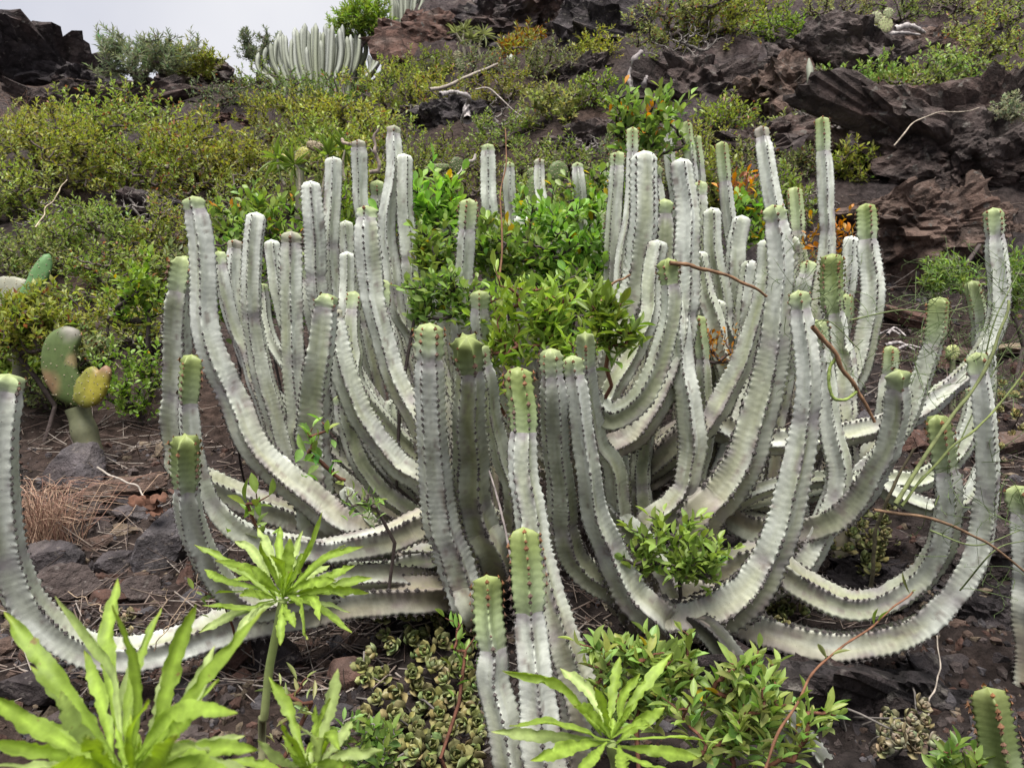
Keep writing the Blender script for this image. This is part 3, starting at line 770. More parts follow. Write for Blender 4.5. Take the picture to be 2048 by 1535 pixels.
# pixels from base to tip, depth at base and tip, width in pixels at base and tip, length of the green tip in pixels,
# e = an edge turned to the viewer / f = a face, worn 0..1, root the stem leaves the clump from
STEMS = [
    # left side
    ([(850,1190),(720,1197),(600,1226),(480,1252),(330,1300),(180,1303),(60,1218),(10,1110),(3,960),(8,840),(15,750)], 1.85, 1.45, 72, 62, 36, 'e', .1, 'A', {}),
    ([(800,1160),(680,1165),(560,1205),(496,1212),(430,1150),(385,1070),(372,985),(373,875)], 1.85, 1.42, 56, 52, 128, 'e', .35, 'A', {'fresh': .9}),
    ([(905,1035),(840,1048),(780,1075),(700,1092),(640,1098),(550,1086),(470,1055),(420,1000),(392,920),(380,820),(383,710)], 1.85, 1.55, 60, 42, 100, 'e', .25, 'A', {'fresh': .9}),
    ([(690,1050),(638,1013),(530,915),(472,815),(430,715),(412,640),(402,540),(396,460),(383,395)], 1.90, 1.72, 66, 48, 26, 'e', 0, 'A', {}),
    ([(400,960),(362,890),(352,800),(352,710),(360,600),(372,508)], 2.05, 1.85, 44, 38, 70, 'f', .15, 'A', {}),
    ([(640,990),(578,928),(545,808),(522,722),(506,640),(507,500),(511,424)], 2.1, 1.95, 42, 36, 10, 'e', .05, 'A', {}),
    ([(560,800),(500,730),(474,640),(465,560),(468,478)], 2.35, 2.3, 34, 30, 20, 'e', .2, 'A', {}),
    ([(600,760),(554,700),(530,640),(518,570)], 2.3, 2.3, 30, 26, 20, 'f', .3, 'A', {}),
    ([(610,900),(598,820),(586,720),(580,580),(580,460)], 2.1, 2.0, 46, 42, 24, 'e', .25, 'A', {}),
    ([(650,1060),(630,980),(626,880),(630,800),(640,690),(656,590)], 1.95, 1.75, 58, 40, 26, 'f', .2, 'A', {}),
    ([(690,790),(655,700),(636,580),(628,450),(624,362)], 2.25, 2.1, 46, 36, 0, 'e', 0, 'A', {'cork': .1}),
    ([(700,760),(672,640),(661,500),(664,400),(664,315)], 2.3, 2.2, 36, 31, 0, 'e', 0, 'A', {}),
    ([(770,560),(735,460),(724,400),(722,340),(719,278)], 2.5, 2.4, 34, 30, 14, 'e', 0, 'A', {}),
    ([(850,870),(805,785),(765,690),(742,600),(731,490),(728,408)], 1.95, 1.85, 50, 44, 24, 'e', .05, 'A', {}),
    ([(730,770),(700,700),(690,600),(693,500)], 2.15, 2.1, 30, 27, 0, 'e', .1, 'A', {}),
    ([(725,790),(708,700),(706,640),(710,580)], 2.05, 2.05, 26, 24, 40, 'f', .5, 'A', {}),
    ([(840,700),(795,620),(779,520),(777,420),(786,330),(792,250)], 2.3, 2.2, 38, 29, 18, 'e', 0, 'A', {}),
    ([(850,720),(822,600),(814,500),(811,400),(810,310)], 2.3, 2.2, 38, 32, 14, 'f', 0, 'A', {}),
    ([(880,720),(852,600),(842,520),(840,432)], 2.4, 2.35, 28, 26, 10, 'e', .3, 'A', {}),
    ([(850,965),(790,925),(735,850),(692,760),(672,690),(664,620)], 1.98, 1.9, 52, 46, 20, 'e', .3, 'A', {}),
    ([(840,900),(790,865),(745,815),(705,755),(690,700)], 2.1, 2.1, 38, 34, 20, 'e', .5, 'A', {}),
    ([(840,1035),(770,990),(722,925),(692,850),(680,790)], 2.05, 2.0, 40, 34, 20, 'e', .5, 'A', {}),
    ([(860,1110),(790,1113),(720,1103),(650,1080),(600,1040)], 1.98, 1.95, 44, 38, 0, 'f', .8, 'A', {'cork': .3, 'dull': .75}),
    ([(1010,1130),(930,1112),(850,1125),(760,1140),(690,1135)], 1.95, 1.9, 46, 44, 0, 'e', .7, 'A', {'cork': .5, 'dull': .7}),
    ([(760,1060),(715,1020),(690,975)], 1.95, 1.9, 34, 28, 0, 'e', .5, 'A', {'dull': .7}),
    # front middle
    ([(945,1215),(925,1165),(898,1095),(878,1040),(868,950),(862,860),(858,760),(861,650)], 1.75, 1.5, 66, 46, 76, 'f', .1, 'A', {'nrib': 6, 'scar': .6}),
    ([(985,1090),(955,1048),(942,985),(939,900),(936,800),(934,675)], 1.78, 1.45, 74, 50, 84, 'f', .45, 'A', {'nrib': 6, 'fresh': .9, 'olive': arr(.25, .275, .13)}),
    ([(1030,1000),(1008,930),(988,850),(975,770),(966,690)], 1.8, 1.6, 52, 34, 48, 'e', .4, 'A', {}),
    ([(1165,1430),(1145,1350),(1118,1260),(1092,1180),(1068,1100),(1052,1000),(1046,900),(1041,820),(1039,735)], 1.5, 1.45, 70, 44, 130, 'f', 0, 'g', {'nrib': 6, 'fresh': 1.0}),
    ([(1230,1180),(1150,1118),(1126,1050),(1116,960),(1110,860),(1106,780),(1105,698)], 1.78, 1.48, 58, 40, 58, 'f', .25, 'B', {'nrib': 6}),
    ([(1306,1226),(1254,1175),(1215,1100),(1190,1010),(1170,900),(1158,800),(1145,714)], 1.75, 1.50, 72, 38, 40, 'e', .05, 'B', {'nrib': 5}),
    ([(1230,950),(1195,880),(1180,800),(1172,730),(1168,664)], 1.85, 1.62, 44, 38, 80, 'e', .2, 'B', {}),
    ([(1120,1660),(1098,1540),(1078,1440),(1068,1350),(1060,1250),(1056,1150),(1051,1050)], 1.22, 1.20, 82, 52, 170, 'e', 0, 'g', {'fresh': .9}),
    ([(1050,1660),(1026,1540),(1006,1440),(988,1340),(977,1250),(970,1150)], 1.24, 1.24, 72, 50, 150, 'e', .15, 'g', {'fresh': .9}),
    # behind the middle
    ([(945,800),(925,690),(929,590),(933,490),(937,400)], 2.15, 2.0, 50, 34, 62, 'e', 0, 'C', {}),
    ([(1000,820),(978,720),(962,650),(958,584)], 1.95, 1.8, 46, 38, 38, 'e', .1, 'C', {}),
    ([(985,640),(976,500),(980,400),(978,286)], 2.6, 2.5, 30, 27, 14, 'e', 0, 'g', {}),
    ([(985,640),(981,540),(976,440)], 2.4, 2.35, 28, 26, 80, 'e', .3, 'g', {'fresh': .6}),
    ([(1040,560),(1026,440),(1019,380),(1017,324)], 2.8, 2.7, 26, 23, 14, 'e', 0, 'g', {}),
    ([(1095,560),(1087,420),(1080,365),(1077,319)], 2.8, 2.8, 24, 21, 14, 'e', .1, 'g', {}),
    ([(1180,560),(1162,430),(1155,370),(1152,324)], 2.8, 2.7, 26, 23, 14, 'e', 0, 'g', {}),
    ([(890,720),(884,600),(885,520),(886,440)], 2.45, 2.35, 34, 31, 16, 'f', .1, 'g', {}),
    ([(1225,560),(1218,420),(1214,380),(1211,328)], 2.9, 2.9, 23, 21, 20, 'e', .3, 'g', {}),
    # tall right group
    ([(1215,730),(1245,645),(1268,570),(1283,480),(1289,400),(1284,304)], 2.1, 2.0, 58, 46, 12, 'f', .05, 'C', {'nrib': 5}),
    ([(1230,640),(1246,520),(1260,420),(1263,330),(1266,254)], 2.35, 2.3, 28, 21, 50, 'e', .1, 'C', {}),
    ([(1200,915),(1270,862),(1325,785),(1357,690),(1371,600),(1373,500),(1371,420),(1362,318)], 2.0, 1.88, 58, 44, 16, 'e', 0, 'C', {}),
    ([(1170,815),(1193,820),(1225,835),(1280,806),(1315,742),(1334,670),(1341,595),(1339,516)], 1.8, 1.70, 60, 38, 52, 'f', .35, 'C', {'fresh': .9}),
    ([(1185,830),(1225,780),(1262,715),(1290,640),(1305,560),(1310,480)], 1.98, 1.95, 46, 38, 0, 'e', .3, 'C', {'scar': .7}),
    ([(1370,560),(1352,430),(1344,350),(1338,280),(1334,214)], 2.7, 2.6, 28, 22, 56, 'e', .2, 'C', {}),
    ([(1420,600),(1396,460),(1384,380),(1377,300),(1373,244)], 2.5, 2.45, 32, 25, 84, 'e', .1, 'C', {}),
    ([(1420,560),(1405,450),(1398,340),(1394,270)], 2.6, 2.55, 24, 18, 70, 'e', .3, 'C', {}),
    ([(1510,720),(1485,570),(1467,480),(1453,390),(1446,284)], 2.4, 2.3, 38, 25, 80, 'e', .15, 'C', {'fresh': .4}),
    ([(1470,760),(1448,640),(1430,530),(1420,415)], 2.3, 2.2, 40, 34, 0, 'e', .25, 'C', {}),
    ([(1450,790),(1436,700),(1415,600),(1398,500)], 2.2, 2.15, 42, 36, 0, 'e', .3, 'C', {}),
    ([(1500,760),(1485,660),(1470,580),(1462,500)], 2.3, 2.3, 36, 30, 0, 'f', .3, 'C', {}),
    ([(1480,850),(1530,700),(1552,560),(1552,440),(1538,340),(1525,252)], 2.15, 2.1, 46, 32, 24, 'e', 0, 'B', {}),
    ([(1395,1045),(1445,990),(1486,910),(1522,808),(1546,700),(1556,590),(1553,490),(1546,408)], 1.9, 1.75, 78, 44, 34, 'e', .15, 'B', {}),
    ([(1370,880),(1410,850),(1452,785),(1486,710),(1506,645),(1524,570),(1535,480)], 2.05, 1.95, 50, 34, 0, 'e', .3, 'C', {}),
    ([(1300,1225),(1340,1238),(1420,1224),(1493,1180),(1536,1113),(1572,1013),(1600,900),(1612,800),(1612,720),(1604,650),(1597,583)], 1.78, 1.60, 82, 40, 40, 'e', .05, 'B', {}),
    ([(1400,1230),(1480,1200),(1560,1160),(1608,1120),(1650,1050),(1674,960),(1668,890),(1652,800),(1642,720),(1634,640)], 1.9, 1.80, 56, 40, 60, 'e', .1, 'B', {}),
    ([(1425,1070),(1440,1035),(1470,1036),(1530,1060),(1600,1064),(1665,1042),(1724,990),(1766,920),(1790,840),(1793,738)], 2.0, 1.62, 60, 46, 40, 'e', .15, 'n', {}),
    ([(1600,985),(1680,970),(1745,930),(1800,870),(1832,790),(1850,730),(1868,665),(1875,594)], 2.05, 1.88, 48, 42, 95, 'e', .15, 'C', {'fresh': .6}),
    ([(1400,850),(1480,872),(1567,880),(1690,868),(1770,850),(1835,825),(1890,785),(1950,730),(1992,650),(2002,570),(1993,490),(1985,418)], 2.15, 2.0, 50, 34, 56, 'e', .1, 'C', {}),
    ([(1400,1195),(1485,1246),(1587,1280),(1690,1293),(1790,1280),(1865,1235),(1930,1150),(1965,1060),(1978,960),(1974,860),(1965,780),(1958,704)], 1.85, 1.52, 74, 40, 45, 'e', .2, 'B', {}),
    ([(1500,1120),(1604,1168),(1690,1208),(1758,1208),(1830,1172),(1872,1110),(1892,1030),(1890,960),(1880,890),(1869,834)], 1.85, 1.58, 62, 42, 120, 'e', .2, 'B', {'fresh': .7}),
    ([(1600,930),(1665,830),(1695,775),(1720,720),(1738,650),(1745,570),(1740,490),(1731,408)], 2.25, 2.2, 48, 38, 72, 'e', .05, 'g', {'fresh': .8}),
    ([(1640,760),(1640,640),(1652,540),(1656,460),(1653,380),(1647,310),(1640,234)], 2.5, 2.45, 40, 26, 70, 'e', 0, 'g', {'fresh': .4}),
    ([(1690,760),(1676,690),(1670,620),(1666,510)], 2.15, 2.1, 44, 40, 120, 'e', .2, 'g', {'fresh': .9}),
    ([(1600,600),(1598,500),(1594,430),(1590,374)], 2.8, 2.8, 32, 28, 90, 'e', .6, 'g', {}),
    ([(2060,1300),(2052,1180),(2045,1080),(2036,968)], 1.75, 1.7, 54, 46, 60, 'e', .1, 'g', {}),
    ([(1975,760),(1964,680),(1956,620),(1950,558)], 2.15, 2.1, 34, 30, 90, 'e', .2, 'g', {}),
    ([(1450,1030),(1600,985),(1770,960),(1830,962),(1880,940),(1922,892),(1948,825),(1958,770)], 2.0, 1.9, 42, 38, 20, 'e', .2, 'B', {}),
    ([(1480,1000),(1620,960),(1740,960),(1790,990),(1850,1015),(1910,1010),(1950,970),(1975,910)], 1.95, 1.85, 36, 34, 20, 'e', .3, 'B', {}),
    ([(1290,1070),(1345,1010),(1376,950),(1389,890),(1384,830),(1372,760),(1360,680),(1356,600)], 2.0, 1.92, 54, 40, 0, 'e', .1, 'B', {}),
    ([(1285,990),(1288,900),(1305,820),(1325,760)], 2.1, 2.05, 40, 34, 0, 'f', .5, 'B', {}),
    ([(1250,980),(1262,900),(1280,840)], 2.15, 2.15, 36, 30, 0, 'e', .6, 'B', {}),
    ([(1408,880),(1406,800),(1402,720),(1396,632)], 2.1, 2.05, 32, 28, 90, 'e', .4, 'B', {}),
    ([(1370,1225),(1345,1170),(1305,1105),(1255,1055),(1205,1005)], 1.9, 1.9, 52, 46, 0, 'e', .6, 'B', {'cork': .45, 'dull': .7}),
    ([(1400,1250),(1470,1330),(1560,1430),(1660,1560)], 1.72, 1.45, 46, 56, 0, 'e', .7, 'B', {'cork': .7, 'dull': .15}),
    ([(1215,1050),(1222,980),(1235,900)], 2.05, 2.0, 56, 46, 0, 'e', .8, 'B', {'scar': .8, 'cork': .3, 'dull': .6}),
    ([(760,900),(775,860),(782,800)], 2.15, 2.15, 30, 26, 0, 'e', .2, 'A', {}),
    ([(880,1060),(900,1000),(905,940)], 2.0, 1.95, 40, 36, 0, 'e', .4, 'A', {}),
]
for (ut, vt, dd) in [(440,500,2.2),(540,480,2.25),(607,500,2.2),(690,440,2.35),(748,360,2.45),(765,560,2.15),(868,470,2.4),(905,560,2.2),(1045,430,2.6),(1120,470,2.6),(1195,420,2.6),(1235,300,2.3),
                     (1315,330,2.2),(1330,400,2.2),(1405,360,2.3),(1480,430,2.25),(1500,520,2.2),(1575,470,2.3),(1615,520,2.25),(1690,590,2.25),(1702,470,2.5),(1780,690,2.2),(1560,620,2.2),(1440,600,2.2)]:
    _r = rng(int(ut)); _c = .16 * (1150 - ut)
    STEMS.append(([(ut + _c, vt + 400), (ut + _c * .55, vt + 250), (ut + _c * .15, vt + 110), (ut + _r.uniform(-6, 6), vt)], dd + .12, dd, 36, 29, _r.choice([0, 10, 30, 60]), _r.choice(['e', 'f']), _r.uniform(0, .3), 'g', {}))
ROOTS = {'A': P(985, 1120, 2.08), 'B': P(1330, 1225, 2.02), 'C': P(1190, 985, 2.2)}

def clump_main():
    org = on_ground(1130, 2.05)
    t = thing('spurge_clump', 'huge clump of pale grey ribbed spurge stems with thorny edges and green tips', 'succulent', org)
    for i, (pts, d0, d1, w0, w1, tip_px, facing, worn, root, ex) in enumerate(STEMS):
        r = rng(500 + i)
        n = len(pts)
        uv = np.array(pts, float)
        seg = np.concatenate([[0], np.cumsum(np.linalg.norm(np.diff(uv, axis=0), axis=1))])
        d = lerp(d0, d1, sstep(0, 1, seg / seg[-1]) * .5 + .5 * seg / seg[-1])
        X = [P(u, v, dd) for (u, v), dd in zip(pts, d)]
        if root == 'n':
            pass
        elif root == 'g':
            b = X[0].copy(); g = float(gz(b[0], b[1]))
            if g < b[2] - .02:
                X = [arr(b[0], b[1] + .02, g - .05)] + X
        else:
            R_ = ROOTS[root] + r.normal(size=3) * arr(.05, .04, .02)
            if np.linalg.norm(R_ - X[0]) > .06:
                back = .5 * (R_ + X[0]) + arr(0, .04, -.05)
                X = [R_, back] + X
        path = catmull(np.array(X), 220)
        _s = np.linspace(0, 9, 220)
        path = path + (.006 * np.clip(_s / 2, 0, 1))[:, None] * np.stack([vnoise(np.stack([_s * (1 + a_ * .2), _s * 0 + i * 3.7 + a_ * 40, _s * 0], -1), 60 + a_) for a_ in range(3)], 1)
        nr = ex.get('nrib', 5 if r.uniform() < .5 else 4)
        vis = {4: (1.0 if facing == 'e' else .72), 5: .95, 6: (1.0 if facing == 'e' else .88)}[nr]
        k = d / F / 2 * 1.12 / vis
        Rm0, Rm1 = w0 * k[0], w1 * k[-1]
        Rv = [Rm0 * .9, Rm0, Rm0, lerp(Rm0, Rm1, .3), lerp(Rm0, Rm1, .6), lerp(Rm0, Rm1, .85), Rm1 * .98]
        phi = (0 if facing == 'e' else math.pi / nr) + r.uniform(-.22, .22)
        st = {'wax': WAX * r.uniform(.93, 1.06), 'olive': ex.get('olive', OLI), 'tip': TIPG, 'worn': worn, 'fresh': ex.get('fresh', .28),
              'cork': ex.get('cork', 0), 'scar': ex.get('scar', .1 if r.uniform() < .3 else 0), 'dry_tip': tip_px < 30 and r.uniform() < .5, 'dull': ex.get('dull', 1.0), 'cream': r.uniform(.2, .9), 'front': .35 if facing == 'f' else .1}
        make_stem(t, org, path, Rv, nr, phi, 900 + i, w1, tip_px * d1 / F, st)
    # woody crown the stems spring from
    mb = MB()
    for (u, v, dd, ru, rv, sd_) in [(1010, 1150, 2.1, 150, 60, 1), (1330, 1240, 2.02, 130, 45, 2), (1180, 1060, 2.25, 170, 90, 3), (1430, 1085, 2.12, 60, 40, 4)]:
        c = P(u, v, dd)
        w, f = rock_points(700 + sd_, arr(ru, .6 * (ru + rv) / 2, rv) * dd / F, 4, 14, .2, 3)
        mb.add(w + c, f, rock_color(w, arr(.055, .046, .045), sd_, .2))
    mb.build('woody_base', M_BARK, t, org)
clump_main()

def small_clump(name, label, stems, seed, px_tip=(0, 0), style=None, group=None, org=None, fresh=.3, worn=0.05, tint=1.0):
    """stems = list of (pixel path base->tip, depth, width px, tip px)"""
    X0 = P(*stems[0][0][0], stems[0][1])
    org = org if org is not None else arr(X0[0], X0[1], float(gz(X0[0], X0[1])))
    t = thing(name, label, 'succulent', org, group)
    for i, (pts, d, w, tp) in enumerate(stems):
        r = rng(seed + i)
        X = [P(u, v, d) for u, v in pts]
        g = float(gz(X[0][0], X[0][1]))
        if X[0][2] > g: X = [arr(X[0][0], X[0][1] + (.1 if len(stems) == 1 else 0), max(g - .05, X[0][2] - (.12 if 4 < d < 8 else 9)))] + X
        path = catmull(np.array(X), 80)
        R = w * d / F / 2 * 1.25
        st = {'wax': WAX * r.uniform(.68, .84), 'olive': OLI * tint, 'tip': TIPG * tint, 'worn': worn + r.uniform(0, .25), 'fresh': fresh, 'cream': .3}
        if w < 16:
            mb = MB()
            path, s = resample(path, .05)
            n = len(path); sides = 4
            tt, a, b = frames(path)
            rad = R * np.sqrt(np.clip(1 - np.clip(1 - (s[-1] - s) / (R * 1.2), 0, 1) ** 2, .05, 1))
            ang = np.arange(8) / 8 * 2 * np.pi + r.uniform(0, 1)
            pr = np.where(np.arange(8) % 2 == 0, 1.0, .62)
            v = path[:, None] + (a[:, None] * np.cos(ang)[None, :, None] + b[:, None] * np.sin(ang)[None, :, None]) * (rad[:, None] * pr[None])[..., None]
            ii = np.arange(n - 1)[:, None] * 8; j = np.arange(8)[None]; k = (j + 1) % 8
            q = np.stack([ii + j, ii + k, ii + 8 + k, ii + 8 + j], -1).reshape(-1, 4)
            age = (1 - s / s[-1])
            c = lerp(st['wax'] * .9, OLI, np.clip(.2 + .5 * age + .2 * r.normal(), 0, 1)[:, None])
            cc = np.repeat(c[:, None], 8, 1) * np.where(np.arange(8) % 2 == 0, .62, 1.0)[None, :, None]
            mb.add(v.reshape(-1, 3), q, cc.reshape(-1, 3))
            mb.add(v[-1], np.array([[0, m, m + 1] for m in range(1, 7)]), c[-1])
            mb.build('stem', M_STEM, t, org)
        else:
            make_stem(t, org, path, [R * .9, R, R, R * .9], 4, r.uniform(-.4, .4), seed + i, w, tp * d / F, st)
    return t

def candelabra(u0, u1, vbase, vtop, d, n, w, seed):
    """many upright stems curving out of a common base"""
    r = rng(seed); out = []
    uc = .5 * (u0 + u1)
    for k in range(n):
        f = (k + r.uniform(-.3, .3)) / (n - 1)
        ut = lerp(u0, u1, f)
        e = abs(2 * f - 1)
        vt = vtop + (vbase - vtop) * ((.05 + .40 * e ** 2) * r.uniform(.5, 1.6) + (r.uniform(.0, .45) if r.uniform() < .45 else 0)) - r.uniform(0, 6)
        ub = lerp(uc, ut, .74)
        um = lerp(uc, ut, .93)
        vb = vbase + r.uniform(-14, 8)
        um = lerp(ub, um, r.uniform(.7, 1.0)); out.append(([(ub, vb), (um, lerp(vb, vt, .25)), (ut, lerp(vb, vt, .55)), (ut + r.uniform(-4, 4), vt)], d + r.uniform(-.6, .7), w * r.uniform(.85, 1.15), 6))
    return out

small_clump('spurge_clump', 'tall pale spurge clump standing on the skyline ridge above the green bushes', candelabra(515, 765, 165, 46, 11.0, 52, 8.2, 3000), 3000,
            org=on_ground(650, 11.0))
small_clump('spurge_clump', 'far pale spurge clump half hidden behind the bright green skyline bush', candelabra(770, 855, 24, -60, 11.6, 18, 7, 3100), 3100, org=on_ground(812, 11.6))
small_clump('spurge_clump', 'short pale spurge clump below the cliff with orange leaved shrub around it', candelabra(1022, 1078, 125, 66, 9.5, 9, 11, 3200), 3200, org=on_ground(1050, 9.5))
small_clump('spurge_clump', 'short pale spurge clump under the cliff beside the brown rock hump', candelabra(1105, 1160, 115, 60, 9.8, 9, 9, 3300), 3300, org=on_ground(1130, 9.8))
small_clump('spurge_plant', 'single short jointed spurge stem standing alone against brown slabs', [([(1621, 172), (1620, 145), (1618, 117)], 4.8, 13, 4)], 3400)
small_clump('spurge_plant', 'dark green young spurge stem rising beside the black rock slab', [([(2015, 1640), (1998, 1500), (1975, 1375)], 1.25, 62, 185)], 3500, fresh=1.4, worn=.8, tint=.55)

# ------------------------------------------------------------------ leaves
def leaf_template(rows, fold=.18, droop=.12, wmax=.55, blunt=.9):
    """unit leaf: along +Y, half width 1 at the widest, normal +Z"""
    y = np.linspace(0, 1, rows)
    w = np.sin(np.pi * y ** (math.log(.5) / math.log(wmax))) ** blunt
    w[0] = .05; w[-1] = 0.02
    z = -droop * y ** 2
    L = np.stack([-w, y, z + fold * w * .5], 1); C = np.stack([0 * w, y, z], 1); R = np.stack([w, y, z + fold * w * .5], 1)
    v = np.stack([L, C, R], 1).reshape(-1, 3)
    f = []
    for i in range(rows - 1):
        for j in range(2):
            a = i * 3 + j
            f.append([a, a + 1, a + 4, a + 3])
    return v, np.array(f)
T_NEAR = leaf_template(6)
T_LANCE = leaf_template(6, fold=.25, droop=.10, wmax=.5, blunt=.85)
T_OVAL = leaf_template(6, fold=.2, droop=.06, wmax=.6, blunt=.7)
T_FAR = (np.array([(0, 0, 0), (-1, .5, .12), (0, .5, 0), (1, .5, .12), (0, 1, -.1)], float), np.array([[0, 2, 1], [0, 3, 2], [1, 2, 4], [2, 3, 4]]))

def leaf_basis(d, nrm):
    d = unit(d)
    sd_ = unit(np.cross(d, nrm)); nn = np.cross(sd_, d)
    return sd_, d, nn

def place_leaves(mb, T, pos, d, nrm, ln, wd, col):
    v, f = T
    sd_, dd, nn = leaf_basis(d, nrm)
    N = len(pos)
    w = pos[:, None] + sd_[:, None] * (v[None, :, 0:1] * wd[:, None, None]) + dd[:, None] * (v[None, :, 1:2] * ln[:, None, None]) + nn[:, None] * (v[None, :, 2:3] * ln[:, None, None])
    ff = (f[None] + (np.arange(N) * len(v))[:, None, None]).reshape(-1, f.shape[1])
    mb.add(w.reshape(-1, 3), ff, np.repeat(col, len(v), 0))

def grow(root, tips, r, up=.25):
    nodes = [np.asarray(root, float)]; par = [-1]
    tips = tips[np.argsort(np.linalg.norm(tips - root, axis=1))]
    NP = np.zeros((2 * len(tips) + 1, 3)); NP[0] = root; n = 1
    ends = []
    for tp in tips:
        dv = np.linalg.norm(NP[:n] - tp, axis=1) * (1 + .5 * (NP[:n, 2] > tp[2]))
        k = int(dv.argmin())
        L = dv[k]
        mid = .5 * (NP[k] + tp) + r.normal(size=3) * .10 * L + arr(0, 0, -up * .25 * L)
        NP[n] = mid; par.append(k); NP[n + 1] = tp; par.append(n)
        ends.append(n + 1); n += 2
    par = np.array(par)
    cnt = np.ones(n)
    for i in range(n - 1, 0, -1): cnt[par[i]] += cnt[i]
    return NP[:n], par, cnt, np.array(ends)

def crown_tips(c, R, n, r, shell=.4, low=-.75, clump=.35, seed=0):
    m = n * 6
    d = unit(r.normal(size=(m, 3))); rr_ = r.uniform(shell ** 2, 1, m) ** .5
    p = d * rr_[:, None] * R
    keep = (d[:, 2] * rr_ > low) & (vnoise(p / max(R) * 2.6 + seed % 97, seed) > -clump)
    p = p * (1 + .42 * vnoise(d * 2.3 + seed % 97, seed + 5))[:, None]
    return p[keep][:n] + c

def foliage(t, org, pos, d, nrm, ln, wd, col, T, n_ind, seed, name='foliage'):
    """the leaves that show largest become leaf objects of their own; the rest one mass"""
    N = len(pos)
    ind = np.zeros(N, bool)
    if n_ind:
        u = CX + pos[:, 0] / pos[:, 1] * F; v = CY - pos[:, 2] / pos[:, 1] * F
        score = ln / pos[:, 1] - .5 * pos[:, 1] + np.where((u < 0) | (u > 2048) | (v < 0) | (v > 1535), -99, 0)
        ind[np.argsort(-score)[:n_ind]] = True
    if (~ind).any():
        mb = MB()
        k = ~ind
        place_leaves(mb, T, pos[k], d[k], nrm[k], ln[k], wd[k], col[k])
        mb.build(name, M_LEAF, t, org, kind='stuff' if n_ind else None)
    if n_ind:
        r = rng(seed)
        ii = np.nonzero(ind)[0]
        meshes = []
        for q in range(9):
            mb = MB(); mb.add(T[0], T[1], col[ii[r.randint(len(ii))]])
            meshes.append((mb.mesh('leaf', M_LEAF), mb.c[0][0]))
        cols = np.array([m[1] for m in meshes])
        S, D, Nn = leaf_basis(d[ii], nrm[ii])
        for j, i in enumerate(ii):
            me = meshes[int(((cols - col[i]) ** 2).sum(1).argmin())][0]
            o = bpy.data.objects.new('leaf', me)
            p = pos[i] - org
            o.matrix_basis = Matrix(((S[j, 0] * wd[i], D[j, 0] * ln[i], Nn[j, 0] * ln[i], p[0]), (S[j, 1] * wd[i], D[j, 1] * ln[i], Nn[j, 1] * ln[i], p[1]),
                                     (S[j, 2] * wd[i], D[j, 2] * ln[i], Nn[j, 2] * ln[i], p[2]), (0, 0, 0, 1)))
            o.parent = t
            COL.objects.link(o)

OLIVE = arr(.275, .295, .065); GREEN = arr(.185, .27, .07); DEEP = arr(.15, .25, .055); PALE = arr(.27, .30, .12); GREYG = arr(.17, .20, .115); BRIGHT = arr(.23, .33, .065)
ORANGE = arr(.50, .22, .03); YELLOW = arr(.52, .36, .03); RUST = arr(.30, .13, .07)
TWIG = arr(.085, .065, .06); TWIG_D = arr(.045, .035, .033); TWIG_R = arr(.13, .055, .035); TWIG_G = arr(.20, .18, .165)

